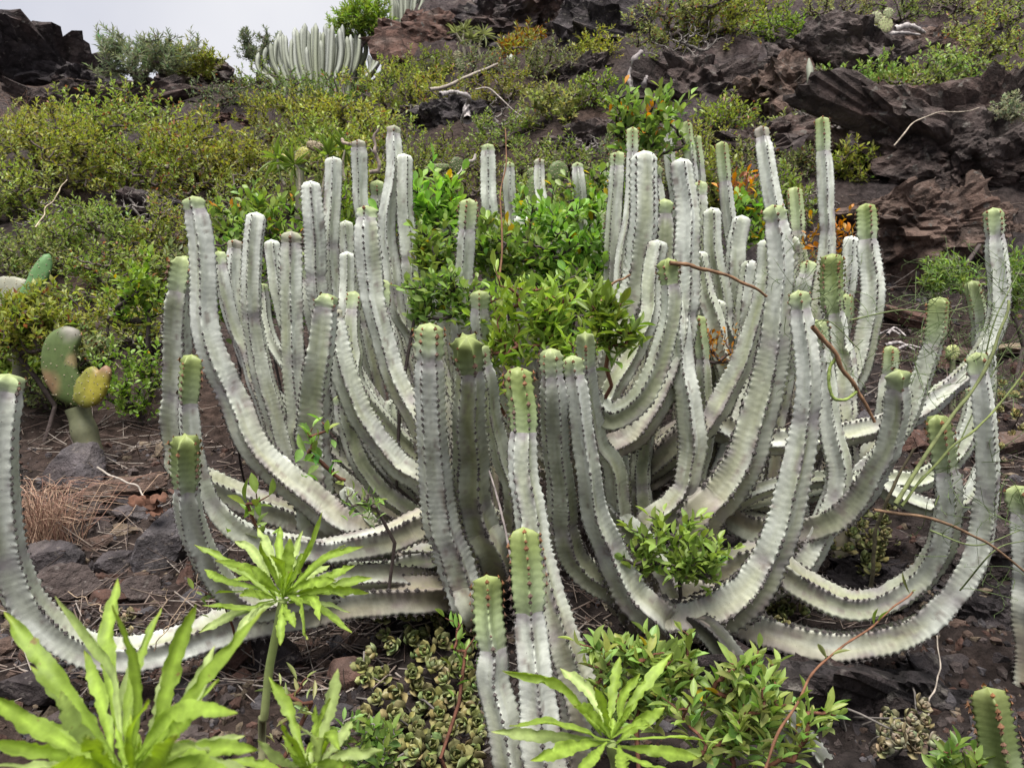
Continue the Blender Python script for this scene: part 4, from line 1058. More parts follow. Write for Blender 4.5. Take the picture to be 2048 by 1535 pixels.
def shrub(u, v, ru, rv, label, seed, d=None, tips=None, k=11, leaf=.030, aspect=.42, col=OLIVE, var=.28, odd=None, odd_f=0.0, T=T_FAR, n_ind=0, group=None,
          twig=TWIG, name='shrub', dep=.8, tw=.0016, ls=None, low=-.75, shell=.4, up=.35, root=None, cat='shrub', ang=(.45, 1.25), clump=.35, leaf_frac=1.0):
    r = rng(seed)
    if d is None: d = ground_at(u, v + rv * .8)
    R = arr(ru, dep * .5 * (ru + rv), rv) * d / F
    c = P(u, v, d)
    if root is None:
        g = arr(c[0] + r.uniform(-.1, .1) * R[0], c[1] + (.15 * R[1] if d > 2.8 or d < 1.5 else .28), 0.0); g[2] = float(gz(g[0], g[1])) - .02
        if g[2] > c[2]: g[2] = c[2] - .3 * R[2]
    else:
        g = P(*root); g[2] = min(g[2], float(gz(g[0], g[1])) - .01) if False else g[2]
    if tips is None: tips = int(np.clip(ru * rv / 24, 60, 460))
    tp = crown_tips(c, R, tips, r, shell, low, clump, seed)
    if d > 2.6:
        gg = gz(tp[:, 0], tp[:, 1], False); tp[:, 2] = np.maximum(tp[:, 2], gg + .04 + .05 * r.uniform(size=len(tp)))
    rmax = .0042 if d < 2.8 else (.009 if d < 5 else .03)
    NP, par, cnt, ends = grow(g, tp, r, up)
    t = thing(name, label, cat, g, group)
    mb = MB()
    for i in range(1, len(NP)):
        a, b = NP[par[i]], NP[i]
        ra, rb = min(tw * cnt[par[i]] ** .42, rmax), min(tw * cnt[i] ** .42, rmax)
        m = .5 * (a + b) + r.normal(size=3) * .05 * np.linalg.norm(b - a)
        tube(mb, np.array([a, m, b]), [min(ra, rb * 1.5), rb * 1.15, rb], 4 if cnt[i] > 3 else 3, twig * r.uniform(.7, 1.3), cap=False)
    mb.build('branches', M_BARK, t, g)
    if k > 0:
        ls = ls or leaf * 2.2
        e = NP[ends]; ax = unit(e - NP[par[ends]])
        outw = unit(e - c)
        ax = unit(ax * .8 + outw * .25 + arr(0, 0, up))
        E = np.repeat(e, k, 0); A = np.repeat(ax, k, 0)
        n = len(E)
        f = np.tile(np.arange(k) / max(k - 1, 1), len(e)) + r.uniform(-.06, .06, n)
        az = np.tile(np.arange(k) * 2.4, len(e)) + np.repeat(r.uniform(0, 6.28, len(e)), k)
        h = unit(np.cross(A, np.tile(arr(.3, .5, .81), (n, 1)) + .01)); h2 = np.cross(A, h)
        rad = h * np.cos(az)[:, None] + h2 * np.sin(az)[:, None]
        al = lerp(ang[0], ang[1], f) + r.normal(size=n) * .15
        D = A * np.cos(al)[:, None] + rad * np.sin(al)[:, None]
        D = unit(D + arr(0, 0, .12))
        Nn = unit(A * .8 - rad * .4 + arr(0, -.1, .5) + .25 * r.normal(size=(n, 3)))
        pos = E - A * (f * ls)[:, None]
        ln = leaf * r.uniform(.65, 1.15, n); wd = ln * aspect * .5 * r.uniform(.85, 1.15, n)
        clus = np.repeat(r.normal(size=len(e)), k) * .10
        cc = np.asarray(col) * (1 + var * r.normal(size=(n, 1)) * .55 + clus[:, None]) * (1 + .10 * r.normal(size=(n, 3)))
        fresh = np.clip(1 - f * 2.2, 0, 1)[:, None] * .35
        cc = lerp(cc, np.asarray(col) * arr(1.5, 1.45, 1.2), fresh)
        if odd is not None and odd_f > 0:
            o = r.uniform(size=n) < odd_f
            cc[o] = np.asarray(odd) * r.uniform(.7, 1.25, (o.sum(), 1))
        cc = np.clip(cc, .01, .6)
        if leaf_frac < 1:
            keep = r.uniform(size=n) < leaf_frac
            pos, D, Nn, ln, wd, cc = pos[keep], D[keep], Nn[keep], ln[keep], wd[keep], cc[keep]
        foliage(t, g, pos, D, Nn, ln, wd, cc, T, n_ind, seed)
    return t

# ---- bushes on the slope behind, from the ridge downward; each area shares a label where only place tells them apart
def area(label, group, items, **kw):
    for i, it in enumerate(items):
        k2 = dict(kw)
        own = None
        for e in it[4:]:
            if isinstance(e, dict): k2.update(e)
            else: own = e
        it = it[:4]
        if k2.get('k', 11): it = (it[0], it[1] - it[3] * .15, it[2] * 1.08, it[3] * 1.30)
        _q = rng(hash_label((own or label) + 'x'))
        if k2.get('k', 11):
            _m = np.array([OLIVE, GREEN, GREYG, PALE * .9, DEEP])[_q.choice(5, p=[.34, .28, .14, .12, .12])]
            k2['col'] = lerp(np.asarray(k2['col']), _m, _q.uniform(.2, .75)) * _q.uniform(.8, 1.12)
            k2['leaf'] = k2['leaf'] * _q.uniform(.75, 1.25); k2['k'] = int(k2['k'] * _q.uniform(.7, 1.1)); k2['clump'] = _q.uniform(.05, .3); k2['leaf_frac'] = _q.uniform(.7, 1.0)
            if _q.uniform() < .35: k2['odd'] = RUST; k2['odd_f'] = .05
        shrub(*it[:4], own or label, 4000 + abs(hash_label(label)) + i * 7, group=group, **k2)
def hash_label(x): return sum(ord(ch) * (i + 1) for i, ch in enumerate(x)) % 9000

shrub(275, 105, 118, 52, 'feathery narrow leaved shrub standing against the sky on the ridge', 4001, d=10.6, tips=230, k=18, leaf=.10, aspect=.13, col=GREYG * 1.2, tw=.0028, name='ridge_shrub', ls=.2, clump=.1)
shrub(365, 112, 75, 34, 'dull olive shrub on the ridge beside the feathery one', 4002, d=11.0, tips=180, k=16, leaf=.07, aspect=.3, col=OLIVE * .85, tw=.0028, name='ridge_shrub')
shrub(515, 92, 40, 30, 'small grey green bush on the skyline beside the tall spurge clump', 4003, d=11.6, tips=120, k=16, leaf=.065, aspect=.3, col=GREYG * .8, tw=.0025, name='ridge_shrub')
shrub(722, 32, 58, 48, 'bright green fine leaved bush on the skyline above the spurge clump', 4004, d=11.0, tips=300, k=20, leaf=.08, aspect=.2, col=BRIGHT * .9, tw=.0028, name='ridge_shrub', root=(722, 95, 11.0))
area('olive green bush of the big thicket below the ridge rocks', 'olive thicket bushes', [
    (250, 262, 150, 70, 'tall olive bush crowning the thicket just under the broad basalt mass'), (110, 330, 130, 75, 'wide olive bush of the thicket above the straw coloured grass stalk'), (390, 325, 120, 72, 'olive bush of the thicket below the rust red rock'), (40, 270, 60, 40, 'small olive bush below the low dark rock shelf'), (300, 360, 120, 60, 'olive bush overhanging the dark rock hollow of the thicket'), (30, 390, 80, 60, 'olive bush of the thicket above the upright green pad'), (480, 350, 80, 62, 'olive bush of the thicket beside the grassy leaf stars'), (190, 300, 110, 60, 'olive bush in the heart of the thicket')],
    leaf=.042, col=OLIVE * 1.15, k=13, tw=.0022)
area('loose green bush low on the slope behind the prickly pear', 'bushes behind the prickly pear', [
    (190, 480, 130, 62, 'broad loose bush below the dark rock hollow of the thicket'), (340, 470, 80, 60, 'loose bush just behind the top of the leftmost tall stem'), (60, 520, 70, 60, 'loose bush right behind the upright green pad'), (210, 570, 110, 60, 'loose bush between the two prickly pears'), (70, 650, 90, 60, {'d': 2.95}, 'loose bush in front of the grey notched pad'), (300, 560, 70, 55, 'loose bush beside the glossy round leaved shrub'), (240, 650, 90, 50, 'loose bush above the low round leaved shrub'), (40, 740, 60, 50, 'loose bush between the prickly pear and the outermost left stem'), (110, 790, 70, 40, 'low loose bush against the prickly pear trunk')],
    leaf=.034, col=OLIVE * .6 + GREEN * .4, k=10, tw=.0016)
area('silvery green bush beneath the skyline spurge clump', 'bushes beneath the skyline spurge', [
    (450, 195, 85, 32, 'silvery green bush right above the rust red rock'), (590, 190, 90, 42, 'silvery green bush at the foot of the skyline spurge clump'), (520, 160, 50, 30, 'small silvery green bush between ridge rocks and skyline spurge clump'), (690, 198, 80, 38, 'silvery green bush below the outermost stems of the skyline spurge')], leaf=.05, col=GREEN * .85, k=12, tw=.0025)
area('yellow green bush on the slope right of the rust red rock', 'bushes right of the red rock', [
    (570, 235, 90, 48, 'yellow green bush touching the rust red rock'), (690, 240, 95, 55, 'yellow green bush in the middle of the slope below the skyline spurge'), (640, 300, 90, 45, 'yellow green bush above the brown prickly pear pads'), (760, 290, 80, 50, 'yellow green bush behind the tallest twin left stem'), (790, 190, 85, 55, 'yellow green bush beside the pale forked branch'), (860, 140, 70, 42, 'yellow green bush under the reddish brown cliff face'), (880, 200, 70, 45, 'yellow green bush beside the pale bleached stump'), (540, 300, 60, 45, 'yellow green bush between the thicket and the brown pads'), (700, 340, 70, 40, 'low yellow green bush behind the forked dead branch')],
    leaf=.040, col=OLIVE, k=12, tw=.0022)
area('dusty olive bush below the blackish cliff', 'bushes below the cliff', [
    (960, 140, 60, 38, 'dusty olive bush around the pale strap leaf stars'), (1100, 130, 70, 42, 'dusty olive bush between the two short spurge clumps'), (1190, 105, 50, 34, 'dusty olive bush under the overhanging dark cliff'), (1010, 185, 80, 36, 'dusty olive bush over the bowed grey stalk'), (1190, 190, 60, 36, 'dusty olive bush below the rounded brown rock hump'), (1110, 215, 70, 40, 'dusty olive bush above the low brown rock ledge')], leaf=.045, col=OLIVE * .85, k=11, tw=.0025)
shrub(1045, 110, 62, 52, 'orange tinged narrow leaved shrub growing below the cliff', 4020, d=9.2, tips=130, k=12, leaf=.08, aspect=.18, col=OLIVE, odd=ORANGE * .6, odd_f=.4, tw=.004)
area('sparse bush among rocks behind the tall middle stems', 'sparse bushes behind middle stems', [
    (900, 320, 70, 40, 'sparse bush behind the flat lying pad'), (1000, 275, 70, 40, 'sparse bush behind the tall slender shoot'), (1130, 325, 70, 40, 'sparse bush right behind the round green pads'), (1060, 320, 60, 36, 'sparse bush above the narrow pale pad'), (820, 330, 60, 40, 'sparse bush beside the top of the widest twin stem')], leaf=.036, col=GREEN * .6 + OLIVE * .4, k=9, tw=.0018)
area('large olive bush high on the slope above the rounded dark boulder', 'bushes above the rounded boulder', [
    (1350, 55, 90, 65, 'large olive bush above the silver bleached stump'), (1440, 50, 80, 60, 'large olive bush with a twiggy base above the rounded boulder'), (1500, 25, 60, 36, 'olive bush next to the light green leaning bush')], leaf=.046, col=OLIVE * .95, k=12, tw=.003)
shrub(1565, 62, 80, 42, 'light green bush leaning over the brown slabs', 4030, leaf=.042, col=BRIGHT * .8, k=12, tw=.003)
area('pale olive bush along the top of the rock shelf', 'bushes on top of the shelf', [
    (1660, 20, 90, 34, 'pale olive bush behind the driftwood end of the shelf'), (1790, 25, 80, 30, 'pale olive bush behind the small pale pads'), (1910, 20, 80, 34, 'pale olive bush behind the smooth brown rock dome'), (2010, 25, 60, 40, 'pale olive bush at the far end of the shelf top'), (1720, 55, 60, 22, 'low pale olive bush along the driftwood')], leaf=.042, col=OLIVE * .7 + PALE * .3, k=11, tw=.003)
area('light leaved bush hanging over the fractured shelf', 'bushes hanging over the shelf', [
    (1730, 175, 90, 46, 'light leaved bush spilling beside the lone stem'), (1840, 205, 70, 46, 'light leaved bush over the grey brown rock rib'), (1960, 100, 90, 62, 'big light leaved bush covering the end of the shelf'), (1900, 160, 80, 50, 'light leaved bush below the smooth rock dome'), (1690, 205, 60, 36, 'small light leaved bush at the hanging white root'), (2030, 190, 50, 44, 'light leaved bush behind the lichen grey cushion'), (1780, 230, 60, 30, 'light leaved bush around the pale spiky dry tuft')], leaf=.034, col=GREEN * .5 + PALE * .5, k=10, tw=.002, aspect=.48)
area('small bush at the foot of the dark boulders behind the tall right stems', 'bushes at the boulder foot', [
    (1450, 235, 70, 34, 'small bush at the foot of the rounded dark boulder'), (1410, 290, 60, 44, 'small bush behind the green topped pair of tall stems'), (1500, 320, 60, 44, 'small bush beside the top of the tallest jointed right stem'), (1700, 330, 62, 40, 'small bush between the two outer tall right stems'), (1610, 340, 50, 36, 'small bush behind the dull green background stem'), (1760, 300, 34, 36, 'small bush against the grey brown rock rib'), (1560, 260, 40, 26, 'small bush on the rubble covered rock step'), (1300, 150, 40, 30, 'small bush beside the silver bleached stump')], leaf=.034, col=OLIVE * .7 + GREEN * .3, k=10, tw=.0018)
shrub(1900, 545, 70, 46, 'fresh green wispy bush hanging over the dark hollow', 4040, d=3.1, tips=80, k=10, leaf=.034, aspect=.25, col=GREEN, tw=.0012, root=(1960, 490, 3.3))
shrub(2030, 560, 40, 70, 'wispy green bush beside the outermost tall stem', 4041, d=2.9, tips=70, k=10, leaf=.034, aspect=.25, col=GREEN, tw=.0012)
area('grey leafless thorny twig bush', 'leafless twig bushes', [
    (300, 420, 90, 46, {'tips': 120}, 'grey leafless twig bush in front of the thicket hollow'), (1000, 240, 70, 40, 'leafless twig bush beside the bowed grey stalk'), (1680, 240, 70, 36, 'leafless twig bush below the hanging white root'), (1620, 215, 40, 36, 'leafless twig bush under the lone stem'), (1300, 130, 50, 50, 'leafless twig bush around the silver stump'), (420, 420, 70, 50, 'leafless twig bush above the leftmost tall stem'), (780, 330, 70, 40, 'leafless twig bush behind the twin left stems'), (130, 440, 90, 40, 'leafless twig bush below the broad thicket bush'), (1880, 330, 60, 30, 'leafless twig bush under the jagged rock face'), (1390, 80, 70, 40, 'leafless twig bush at the foot of the large olive bushes'),
    (300, 680, 60, 60, 'leafless twig bush left of the leaning left stems'), (850, 230, 60, 40, 'leafless twig bush under the pale forked branch'), (1180, 300, 60, 30, 'leafless twig bush over the low brown ledge'), (1640, 410, 40, 36, 'leafless twig bush behind the orange leaved shrub')],
    k=0, tips=90, twig=TWIG_G * .8, tw=.0022, name='dry_shrub', clump=.2)

area('', 'bushes on the slope past the clump', [
    (2190, 170, 100, 60, {'d': 6.0}, 'light bush past the lichen grey cushion'), (2370, 200, 110, 70, {'d': 5.6}, 'olive bush past the black rock wall'), (2180, 690, 80, 60, {'d': 3.2}, 'green bush past the outermost tall stem'),
    (2330, 720, 100, 70, {'d': 3.3}, 'olive bush past the brown ledge'), (-150, 330, 110, 80, {'d': 5.2}, 'olive bush past the end of the thicket'), (-140, 560, 100, 70, {'d': 3.8}, 'loose bush past the grey notched pad'), (-150, 800, 90, 60, {'d': 2.9}, 'low bush past the outermost left stem')],
    leaf=.036, col=OLIVE * .6 + GREEN * .4, k=10, tw=.0018)
area('', 'bushes close behind the big clump', [
    (480, 430, 90, 60, 'leafy bush just behind the left tall stems'), (620, 380, 90, 60, 'leafy bush behind the pair of tall left stems'), (760, 390, 80, 60, 'leafy bush behind the widest twin stems'),
    (930, 370, 90, 55, 'leafy bush behind the slender middle stem'), (1090, 400, 100, 60, 'leafy bush behind the thinnest middle stems'), (1260, 350, 90, 60, 'leafy bush behind the broadest tall right stem'),
    (1420, 380, 80, 60, 'leafy bush behind the green topped right stems'), (1560, 400, 70, 50, 'leafy bush behind the tallest jointed right stem'), (380, 560, 80, 60, 'leafy bush behind the leaning leftmost stem'), (150, 700, 80, 50, 'leafy bush behind the kidney shaped pad')],
    leaf=.036, col=OLIVE * .55 + GREEN * .45, k=10, tw=.0016)

# ---- leafy shrubs growing through the big clump
shrub(1120, 500, 150, 120, 'glossy dark green shrub with oval leaves growing behind the middle stems', 5001, d=2.45, tips=187, k=8, leaf=0.037, aspect=.5, col=DEEP * 1.4, shell=.15, odd=YELLOW, odd_f=.045, T=T_OVAL, n_ind=260, twig=TWIG_D, tw=.0016, ls=.05, dep=.6)
shrub(1200, 400, 110, 80, 'small oval leaved shrub standing behind the thinnest middle stems', 5002, d=2.75, tips=112, k=7, leaf=0.035, aspect=.5, col=GREEN, odd=YELLOW, odd_f=.04, T=T_OVAL, n_ind=120, twig=TWIG_D, tw=.0016, dep=.6)
shrub(860, 420, 90, 100, 'oval leaved shrub with a few yellow leaves beside the twin left stems', 5003, d=2.35, tips=112, k=7, leaf=0.040, aspect=.5, col=DEEP * 1.5, shell=.15, odd=YELLOW, odd_f=.06, T=T_OVAL, n_ind=220, twig=TWIG_D, tw=.0016, dep=.5)
shrub(1290, 245, 85, 85, 'upright leafy shrub with orange leaves rising over the tall right stems', 5004, d=2.45, tips=93, k=7, leaf=0.038, aspect=.45, col=GREEN * 1.1, shell=.1, odd=ORANGE, odd_f=.07, T=T_OVAL, n_ind=220, twig=TWIG_D, tw=.0016, dep=.5, root=(1290, 520, 2.6))
shrub(880, 590, 80, 60, 'low oval leaved shrub between the two left hand groups of stems', 5005, d=2.0, tips=75, k=7, leaf=0.029, aspect=.5, col=GREEN, odd=YELLOW, odd_f=.02, T=T_OVAL, n_ind=220, twig=TWIG_D, tw=.0013, dep=.5)
shrub(1090, 640, 140, 95, 'fresh green shrub with long pointed leaves on red shoots amid the middle stems', 5006, d=1.85, tips=75, shell=.15, clump=.15, k=7, leaf=0.045, aspect=.34, col=BRIGHT * .9 + GREEN * .3, T=T_LANCE, n_ind=300, twig=TWIG_R, tw=.0014, dep=.4, ls=.08, root=(1090, 830, 2.0))
shrub(1225, 640, 60, 80, 'small pointed leaf shrub in front of the sweeping right stem', 5007, d=1.68, tips=32, k=7, leaf=0.042, aspect=.33, col=BRIGHT * .65, T=T_LANCE, n_ind=160, twig=TWIG_R, tw=.0013, dep=.3, ls=.07, root=(1200, 820, 1.8))
shrub(520, 440, 120, 70, 'bushy shrub with bright oval leaves and orange ones behind the left stems', 5008, d=2.6, tips=137, k=7, leaf=0.034, aspect=.48, col=GREEN * .8 + BRIGHT * .2, odd=ORANGE, odd_f=.04, T=T_OVAL, n_ind=160, twig=TWIG_D, tw=.0015, dep=.5)
shrub(560, 560, 110, 100, 'dark twiggy shrub filling the gaps behind the left stems', 5009, d=2.5, tips=100, k=4, leaf=0.032, aspect=.45, col=DEEP, T=T_OVAL, n_ind=60, twig=TWIG_D, tw=.0018, dep=.4)
shrub(285, 580, 85, 75, 'glossy shrub with round bright leaves left of the tallest left stem', 5010, d=3.1, tips=100, k=7, leaf=0.032, aspect=.55, col=BRIGHT * .6 + DEEP * .4, odd=YELLOW, odd_f=.02, T=T_OVAL, n_ind=220, twig=TWIG_D, tw=.0015, dep=.5)
shrub(265, 760, 85, 90, 'low round leaved shrub beside the prickly pear trunk', 5011, d=3.0, tips=112, k=7, leaf=0.027, aspect=.55, col=BRIGHT * .5 + DEEP * .5, odd=YELLOW, odd_f=.015, T=T_OVAL, n_ind=220, twig=TWIG_D, tw=.0014, dep=.5)
shrub(1500, 440, 90, 60, 'green shrub with yellow leaves threading between the tall right stems', 5012, d=2.55, tips=75, k=6, leaf=0.035, aspect=.48, col=DEEP * 1.3, odd=YELLOW, odd_f=.10, T=T_OVAL, n_ind=160, twig=TWIG_D, tw=.0015, dep=.4)
shrub(1665, 465, 62, 60, 'autumn orange leaved shrub behind the right stems', 5013, d=2.7, tips=57, k=5, leaf=0.029, aspect=.45, col=ORANGE * .8, odd=YELLOW, odd_f=.3, T=T_OVAL, n_ind=160, twig=TWIG, tw=.0013, dep=.4, leaf_frac=.7)
shrub(1475, 370, 45, 40, 'small rusty orange sprig between the tall right stems', 5014, d=2.6, tips=18, k=5, leaf=0.032, aspect=.42, col=ORANGE * .9, odd=RUST, odd_f=.4, T=T_OVAL, n_ind=60, twig=TWIG, tw=.0013, dep=.4)
shrub(1450, 690, 60, 50, 'thin yellowing sprig in the shade among the right stems', 5015, d=2.15, tips=30, k=4, leaf=0.018, aspect=.4, col=ORANGE * .8, T=T_OVAL, n_ind=50, twig=TWIG, tw=.0011, dep=.4)
shrub(1350, 1095, 120, 85, 'leafy green shrub in the hollow of the big sweeping stem', 5016, d=1.70, tips=77, shell=.1, k=6, leaf=0.034, aspect=.42, col=GREEN * .8 + BRIGHT * .3, odd=YELLOW, odd_f=.02, T=T_LANCE, n_ind=280, twig=TWIG_D, tw=.0013, dep=.45, ls=.06, root=(1350, 1225, 1.78))
shrub(1290, 1340, 150, 95, 'pale green shrub with blunt leaves behind the right foreground rosette', 5017, d=1.38, tips=93, shell=.1, k=7, leaf=0.037, aspect=.38, col=GREEN * .9 + PALE * .3, odd=YELLOW, odd_f=.015, T=T_LANCE, n_ind=300, twig=TWIG_R, tw=.0013, dep=.4, ls=.07)
shrub(1500, 1430, 170, 110, 'fresh green lance leaved shrub spreading in front of the black rock', 5018, d=1.34, tips=77, shell=.1, k=7, leaf=0.040, aspect=.33, col=GREEN * .9 + PALE * .3, odd=YELLOW, odd_f=.02, T=T_LANCE, n_ind=300, twig=TWIG_R, tw=.0013, dep=.4, ls=.07)
shrub(740, 1480, 70, 70, 'small leafy shrub at the foot of the succulent mat', 5019, d=1.3, tips=27, k=7, leaf=0.027, aspect=.4, col=GREEN, T=T_LANCE, n_ind=150, twig=TWIG_G, tw=.0012, dep=.4, ls=.05)
shrub(1915, 1530, 60, 55, 'tuft of fresh leaves beside the young dark green stem', 5020, d=1.25, tips=16, k=7, leaf=0.034, aspect=.38, col=GREEN, T=T_LANCE, n_ind=120, twig=TWIG_R, tw=.0012, dep=.5, ls=.05)
shrub(635, 880, 60, 45, 'red stemmed sprig with broad leaves crossing the leaning stems', 5021, d=1.66, tips=7, k=4, leaf=0.040, aspect=.42, col=DEEP * 1.4, T=T_LANCE, n_ind=35, twig=TWIG_R, tw=.0015, dep=.3, ls=.10, root=(690, 960, 1.72))
shrub(510, 1000, 45, 50, 'upright sprig of three leaves growing under the leaning stems', 5022, d=1.66, tips=4, k=4, leaf=0.046, aspect=.4, col=BRIGHT * .7, T=T_LANCE, n_ind=16, twig=TWIG_R, tw=.0015, dep=.3, ls=.11, root=(560, 1110, 1.76))
shrub(740, 1000, 60, 34, 'small narrow leaved seedling tuft under the arching left stems', 5023, d=1.7, tips=12, k=4, leaf=0.024, aspect=.28, col=GREEN, T=T_LANCE, n_ind=60, twig=TWIG, tw=.001, dep=.3)
shrub(430, 1190, 40, 26, 'thin sprig with pale leaves beside the tall angular rock', 5024, d=1.6, tips=5, k=4, leaf=0.027, aspect=.35, col=GREEN, T=T_LANCE, n_ind=18, twig=TWIG_R, tw=.001, dep=.3)
shrub(925, 1270, 45, 60, 'slender sprig growing beside the shorter front stem', 5025, d=1.4, tips=8, k=4, leaf=0.027, aspect=.33, col=DEEP * 1.3, T=T_LANCE, n_ind=30, twig=TWIG_R, tw=.001, dep=.3, ls=.08)
shrub(600, 1390, 60, 80, 'thin pale leaved sprig beside the leafy stem', 5026, d=1.15, tips=8, k=4, leaf=0.027, aspect=.22, col=PALE, T=T_LANCE, n_ind=36, twig=TWIG_R, tw=.001, dep=.3, ls=.08)

shrub(1010, 480, 90, 80, 'dense green shrub directly behind the slender green tipped middle stem', 5030, d=2.3, tips=87, k=7, leaf=0.035, aspect=.5, col=GREEN * .8 + BRIGHT * .2, odd=YELLOW, odd_f=.03, T=T_OVAL, n_ind=180, twig=TWIG_D, tw=.0014, dep=.4, clump=.1)
shrub(1150, 590, 100, 60, 'twiggy shrub with drooping green leaves under the glossy dark shrub', 5031, d=2.1, tips=68, k=6, leaf=0.037, aspect=.38, col=GREEN * .7 + BRIGHT * .3, T=T_LANCE, n_ind=180, twig=TWIG_D, tw=.0014, dep=.4, clump=.1)
shrub(870, 500, 60, 60, 'small round leaved shrub in the gap beside the widest left twin stems', 5032, d=2.15, tips=50, k=7, leaf=0.032, aspect=.5, col=GREEN * .8 + BRIGHT * .2, odd=YELLOW, odd_f=.05, T=T_OVAL, n_ind=150, twig=TWIG_D, tw=.0013, dep=.4, clump=.1)
shrub(1010, 640, 50, 110, 'upright red shoots with light green leaves rising between the middle stems', 5033, d=1.78, tips=27, k=6, leaf=0.045, aspect=.34, col=BRIGHT * .9, T=T_LANCE, n_ind=160, twig=TWIG_R, tw=.0014, dep=.4, ls=.12, root=(1010, 830, 1.9), clump=.0)
shrub(430, 560, 60, 120, 'leafy twigs showing between the two leftmost tall stems', 5034, d=2.35, tips=62, k=6, leaf=0.034, aspect=.5, col=GREEN, odd=YELLOW, odd_f=.03, T=T_OVAL, n_ind=140, twig=TWIG_D, tw=.0014, dep=.4, clump=.1)
shrub(700, 420, 60, 80, 'pale green twigs behind the pair of tall left stems', 5035, d=2.75, tips=62, k=6, leaf=0.034, aspect=.4, col=BRIGHT * .8, odd=YELLOW, odd_f=.04, T=T_OVAL, n_ind=100, twig=TWIG, tw=.0014, dep=.4, clump=.1)
shrub(1430, 560, 70, 90, 'sparse dark twigs with few leaves in the shade of the tall right stems', 5036, d=2.4, tips=50, k=4, leaf=0.029, aspect=.45, col=DEEP, T=T_OVAL, n_ind=60, twig=TWIG_D, tw=.0014, dep=.4)

# ------------------------------------------------------------------ toothed strap leaves in the foreground
def strap_leaf(t, org, base, tip, width, r, col, bow=.12):
    L = np.linalg.norm(tip - base)
    up = arr(0, 0, 1.0)
    mid = .5 * (base + tip) + unit(r.normal(size=3) + up * 1.2) * L * bow
    rows = 44
    p = catmull(np.array([base, mid, tip]), rows)
    y = np.linspace(0, 1, rows)
    w = np.interp(y, [0, .12, .35, .62, .82, .94, 1], [.16, .28, .68, 1.0, .78, .36, .03]) * width * .5
    tt = unit(np.gradient(p, axis=0))
    sd0 = unit(np.cross(tt, arr(0, -.75, .66) + .35 * r.normal(size=3)))
    tw = np.linspace(0, r.uniform(-.7, .7), rows)[:, None]
    nn = np.cross(sd0, tt)
    S = sd0 * np.cos(tw) + nn * np.sin(tw); N = np.cross(S, tt)
    wob = width * .16 * vnoise(np.stack([y * 9, y * 0 + r.uniform(0, 50), y * 0], -1), 5)
    v = []
    cols = []
    for j, q in enumerate((-1, -.55, 0, .55, 1)):
        ww = w.copy()
        if abs(q) == 1:
            teeth = .30 * np.abs(vnoise(np.stack([y * 15, y * 0 + r.uniform(0, 50), y * 0], -1), 7)) + .14 * r.uniform(size=rows)
            bite = np.ones(rows)
            for b in range(r.randint(0, 5)):
                c = r.uniform(.4, .95); bite -= r.uniform(.2, .5) * np.exp(-((y - c) / .025) ** 2)
            ww = ww * (1 - teeth) * np.clip(bite, .25, 1)
        zz = (abs(q) * .22 * w) + (abs(q) ** 2) * wob
        v.append(p + S * (q * ww)[:, None] + N * zz[:, None])
        cc = np.tile(col, (rows, 1)) * (1.32 if q == 0 else r.uniform(.9, 1.06))
        cc = lerp(cc, arr(.42, .36, .06), (np.clip((y - .9) * 5, 0, 1) * r.uniform(0, .9))[:, None])
        cc = cc * (1 + .22 * vnoise(np.stack([y * 9, y * 0 + q * 2, y * 0 + r.uniform(0, 9)], -1), 3))[:, None]
        cols.append(cc)
    v = np.stack(v, 1).reshape(-1, 3); cols = np.stack(cols, 1).reshape(-1, 3)
    i = np.arange(rows - 1)[:, None] * 5; j = np.arange(4)[None]
    q = np.stack([i + j, i + j + 1, i + 6 + j, i + 5 + j], -1).reshape(-1, 4)
    mb = MB(); mb.add(v, q, cols)
    return mb.build('leaf', M_STRAP, t, org)

KLEAF = arr(.225, .325, .05); KPALE = arr(.30, .38, .13)
def strap_plant(label, rosettes, stem_pts, seed, group=None):
    r = rng(seed)
    X = [P(*p[:3]) for p in stem_pts]
    g = X[0].copy(); gg = float(gz(g[0], g[1]))
    if gg < g[2]: X = [arr(g[0], g[1] + .01, gg - .03)] + X
    org = X[0]
    t = thing('strap_leaf_shrub', label, 'shrub', org, group)
    path = catmull(np.array(X), 40)
    w0 = stem_pts[0][3]; w1 = stem_pts[-1][3]
    mb = MB()
    k = np.linspace(0, 1, 40)
    rad = lerp(w0, w1, k) * stem_pts[-1][2] / F / 2 * (1 + .10 * np.abs(np.sin(k * 46)))
    tube(mb, path, rad, 10, lerp(arr(.33, .25, .21), arr(.24, .30, .10), sstep(.45, .9, k)[:, None]))
    mb.build('stalk', M_TIP, t, org)
    for (cu, cv, cd, width, leaves) in rosettes:
        c = P(cu, cv, cd)
        for (lu, lv, dd) in leaves:
            tip = P(lu, lv, cd + dd)
            b = c + unit(tip - c) * .006 + r.normal(size=3) * .004
            pale = r.uniform() < .25
            strap_leaf(t, org, b, tip, width * cd / F * r.uniform(.8, 1.2), r, (KPALE if pale else KLEAF) * r.uniform(.85, 1.12), r.uniform(.02, .16))
        for q in range(9):                      # young leaves in the middle
            a = r.uniform(0, 6.28); tip = c + arr(math.cos(a) * .6, math.sin(a) * .6 - .2, r.uniform(.5, 1.2)) * width * cd / F * r.uniform(1.2, 2.6)
            strap_leaf(t, org, c, tip, width * cd / F * .55, r, KLEAF * 1.05, .06)
    return t

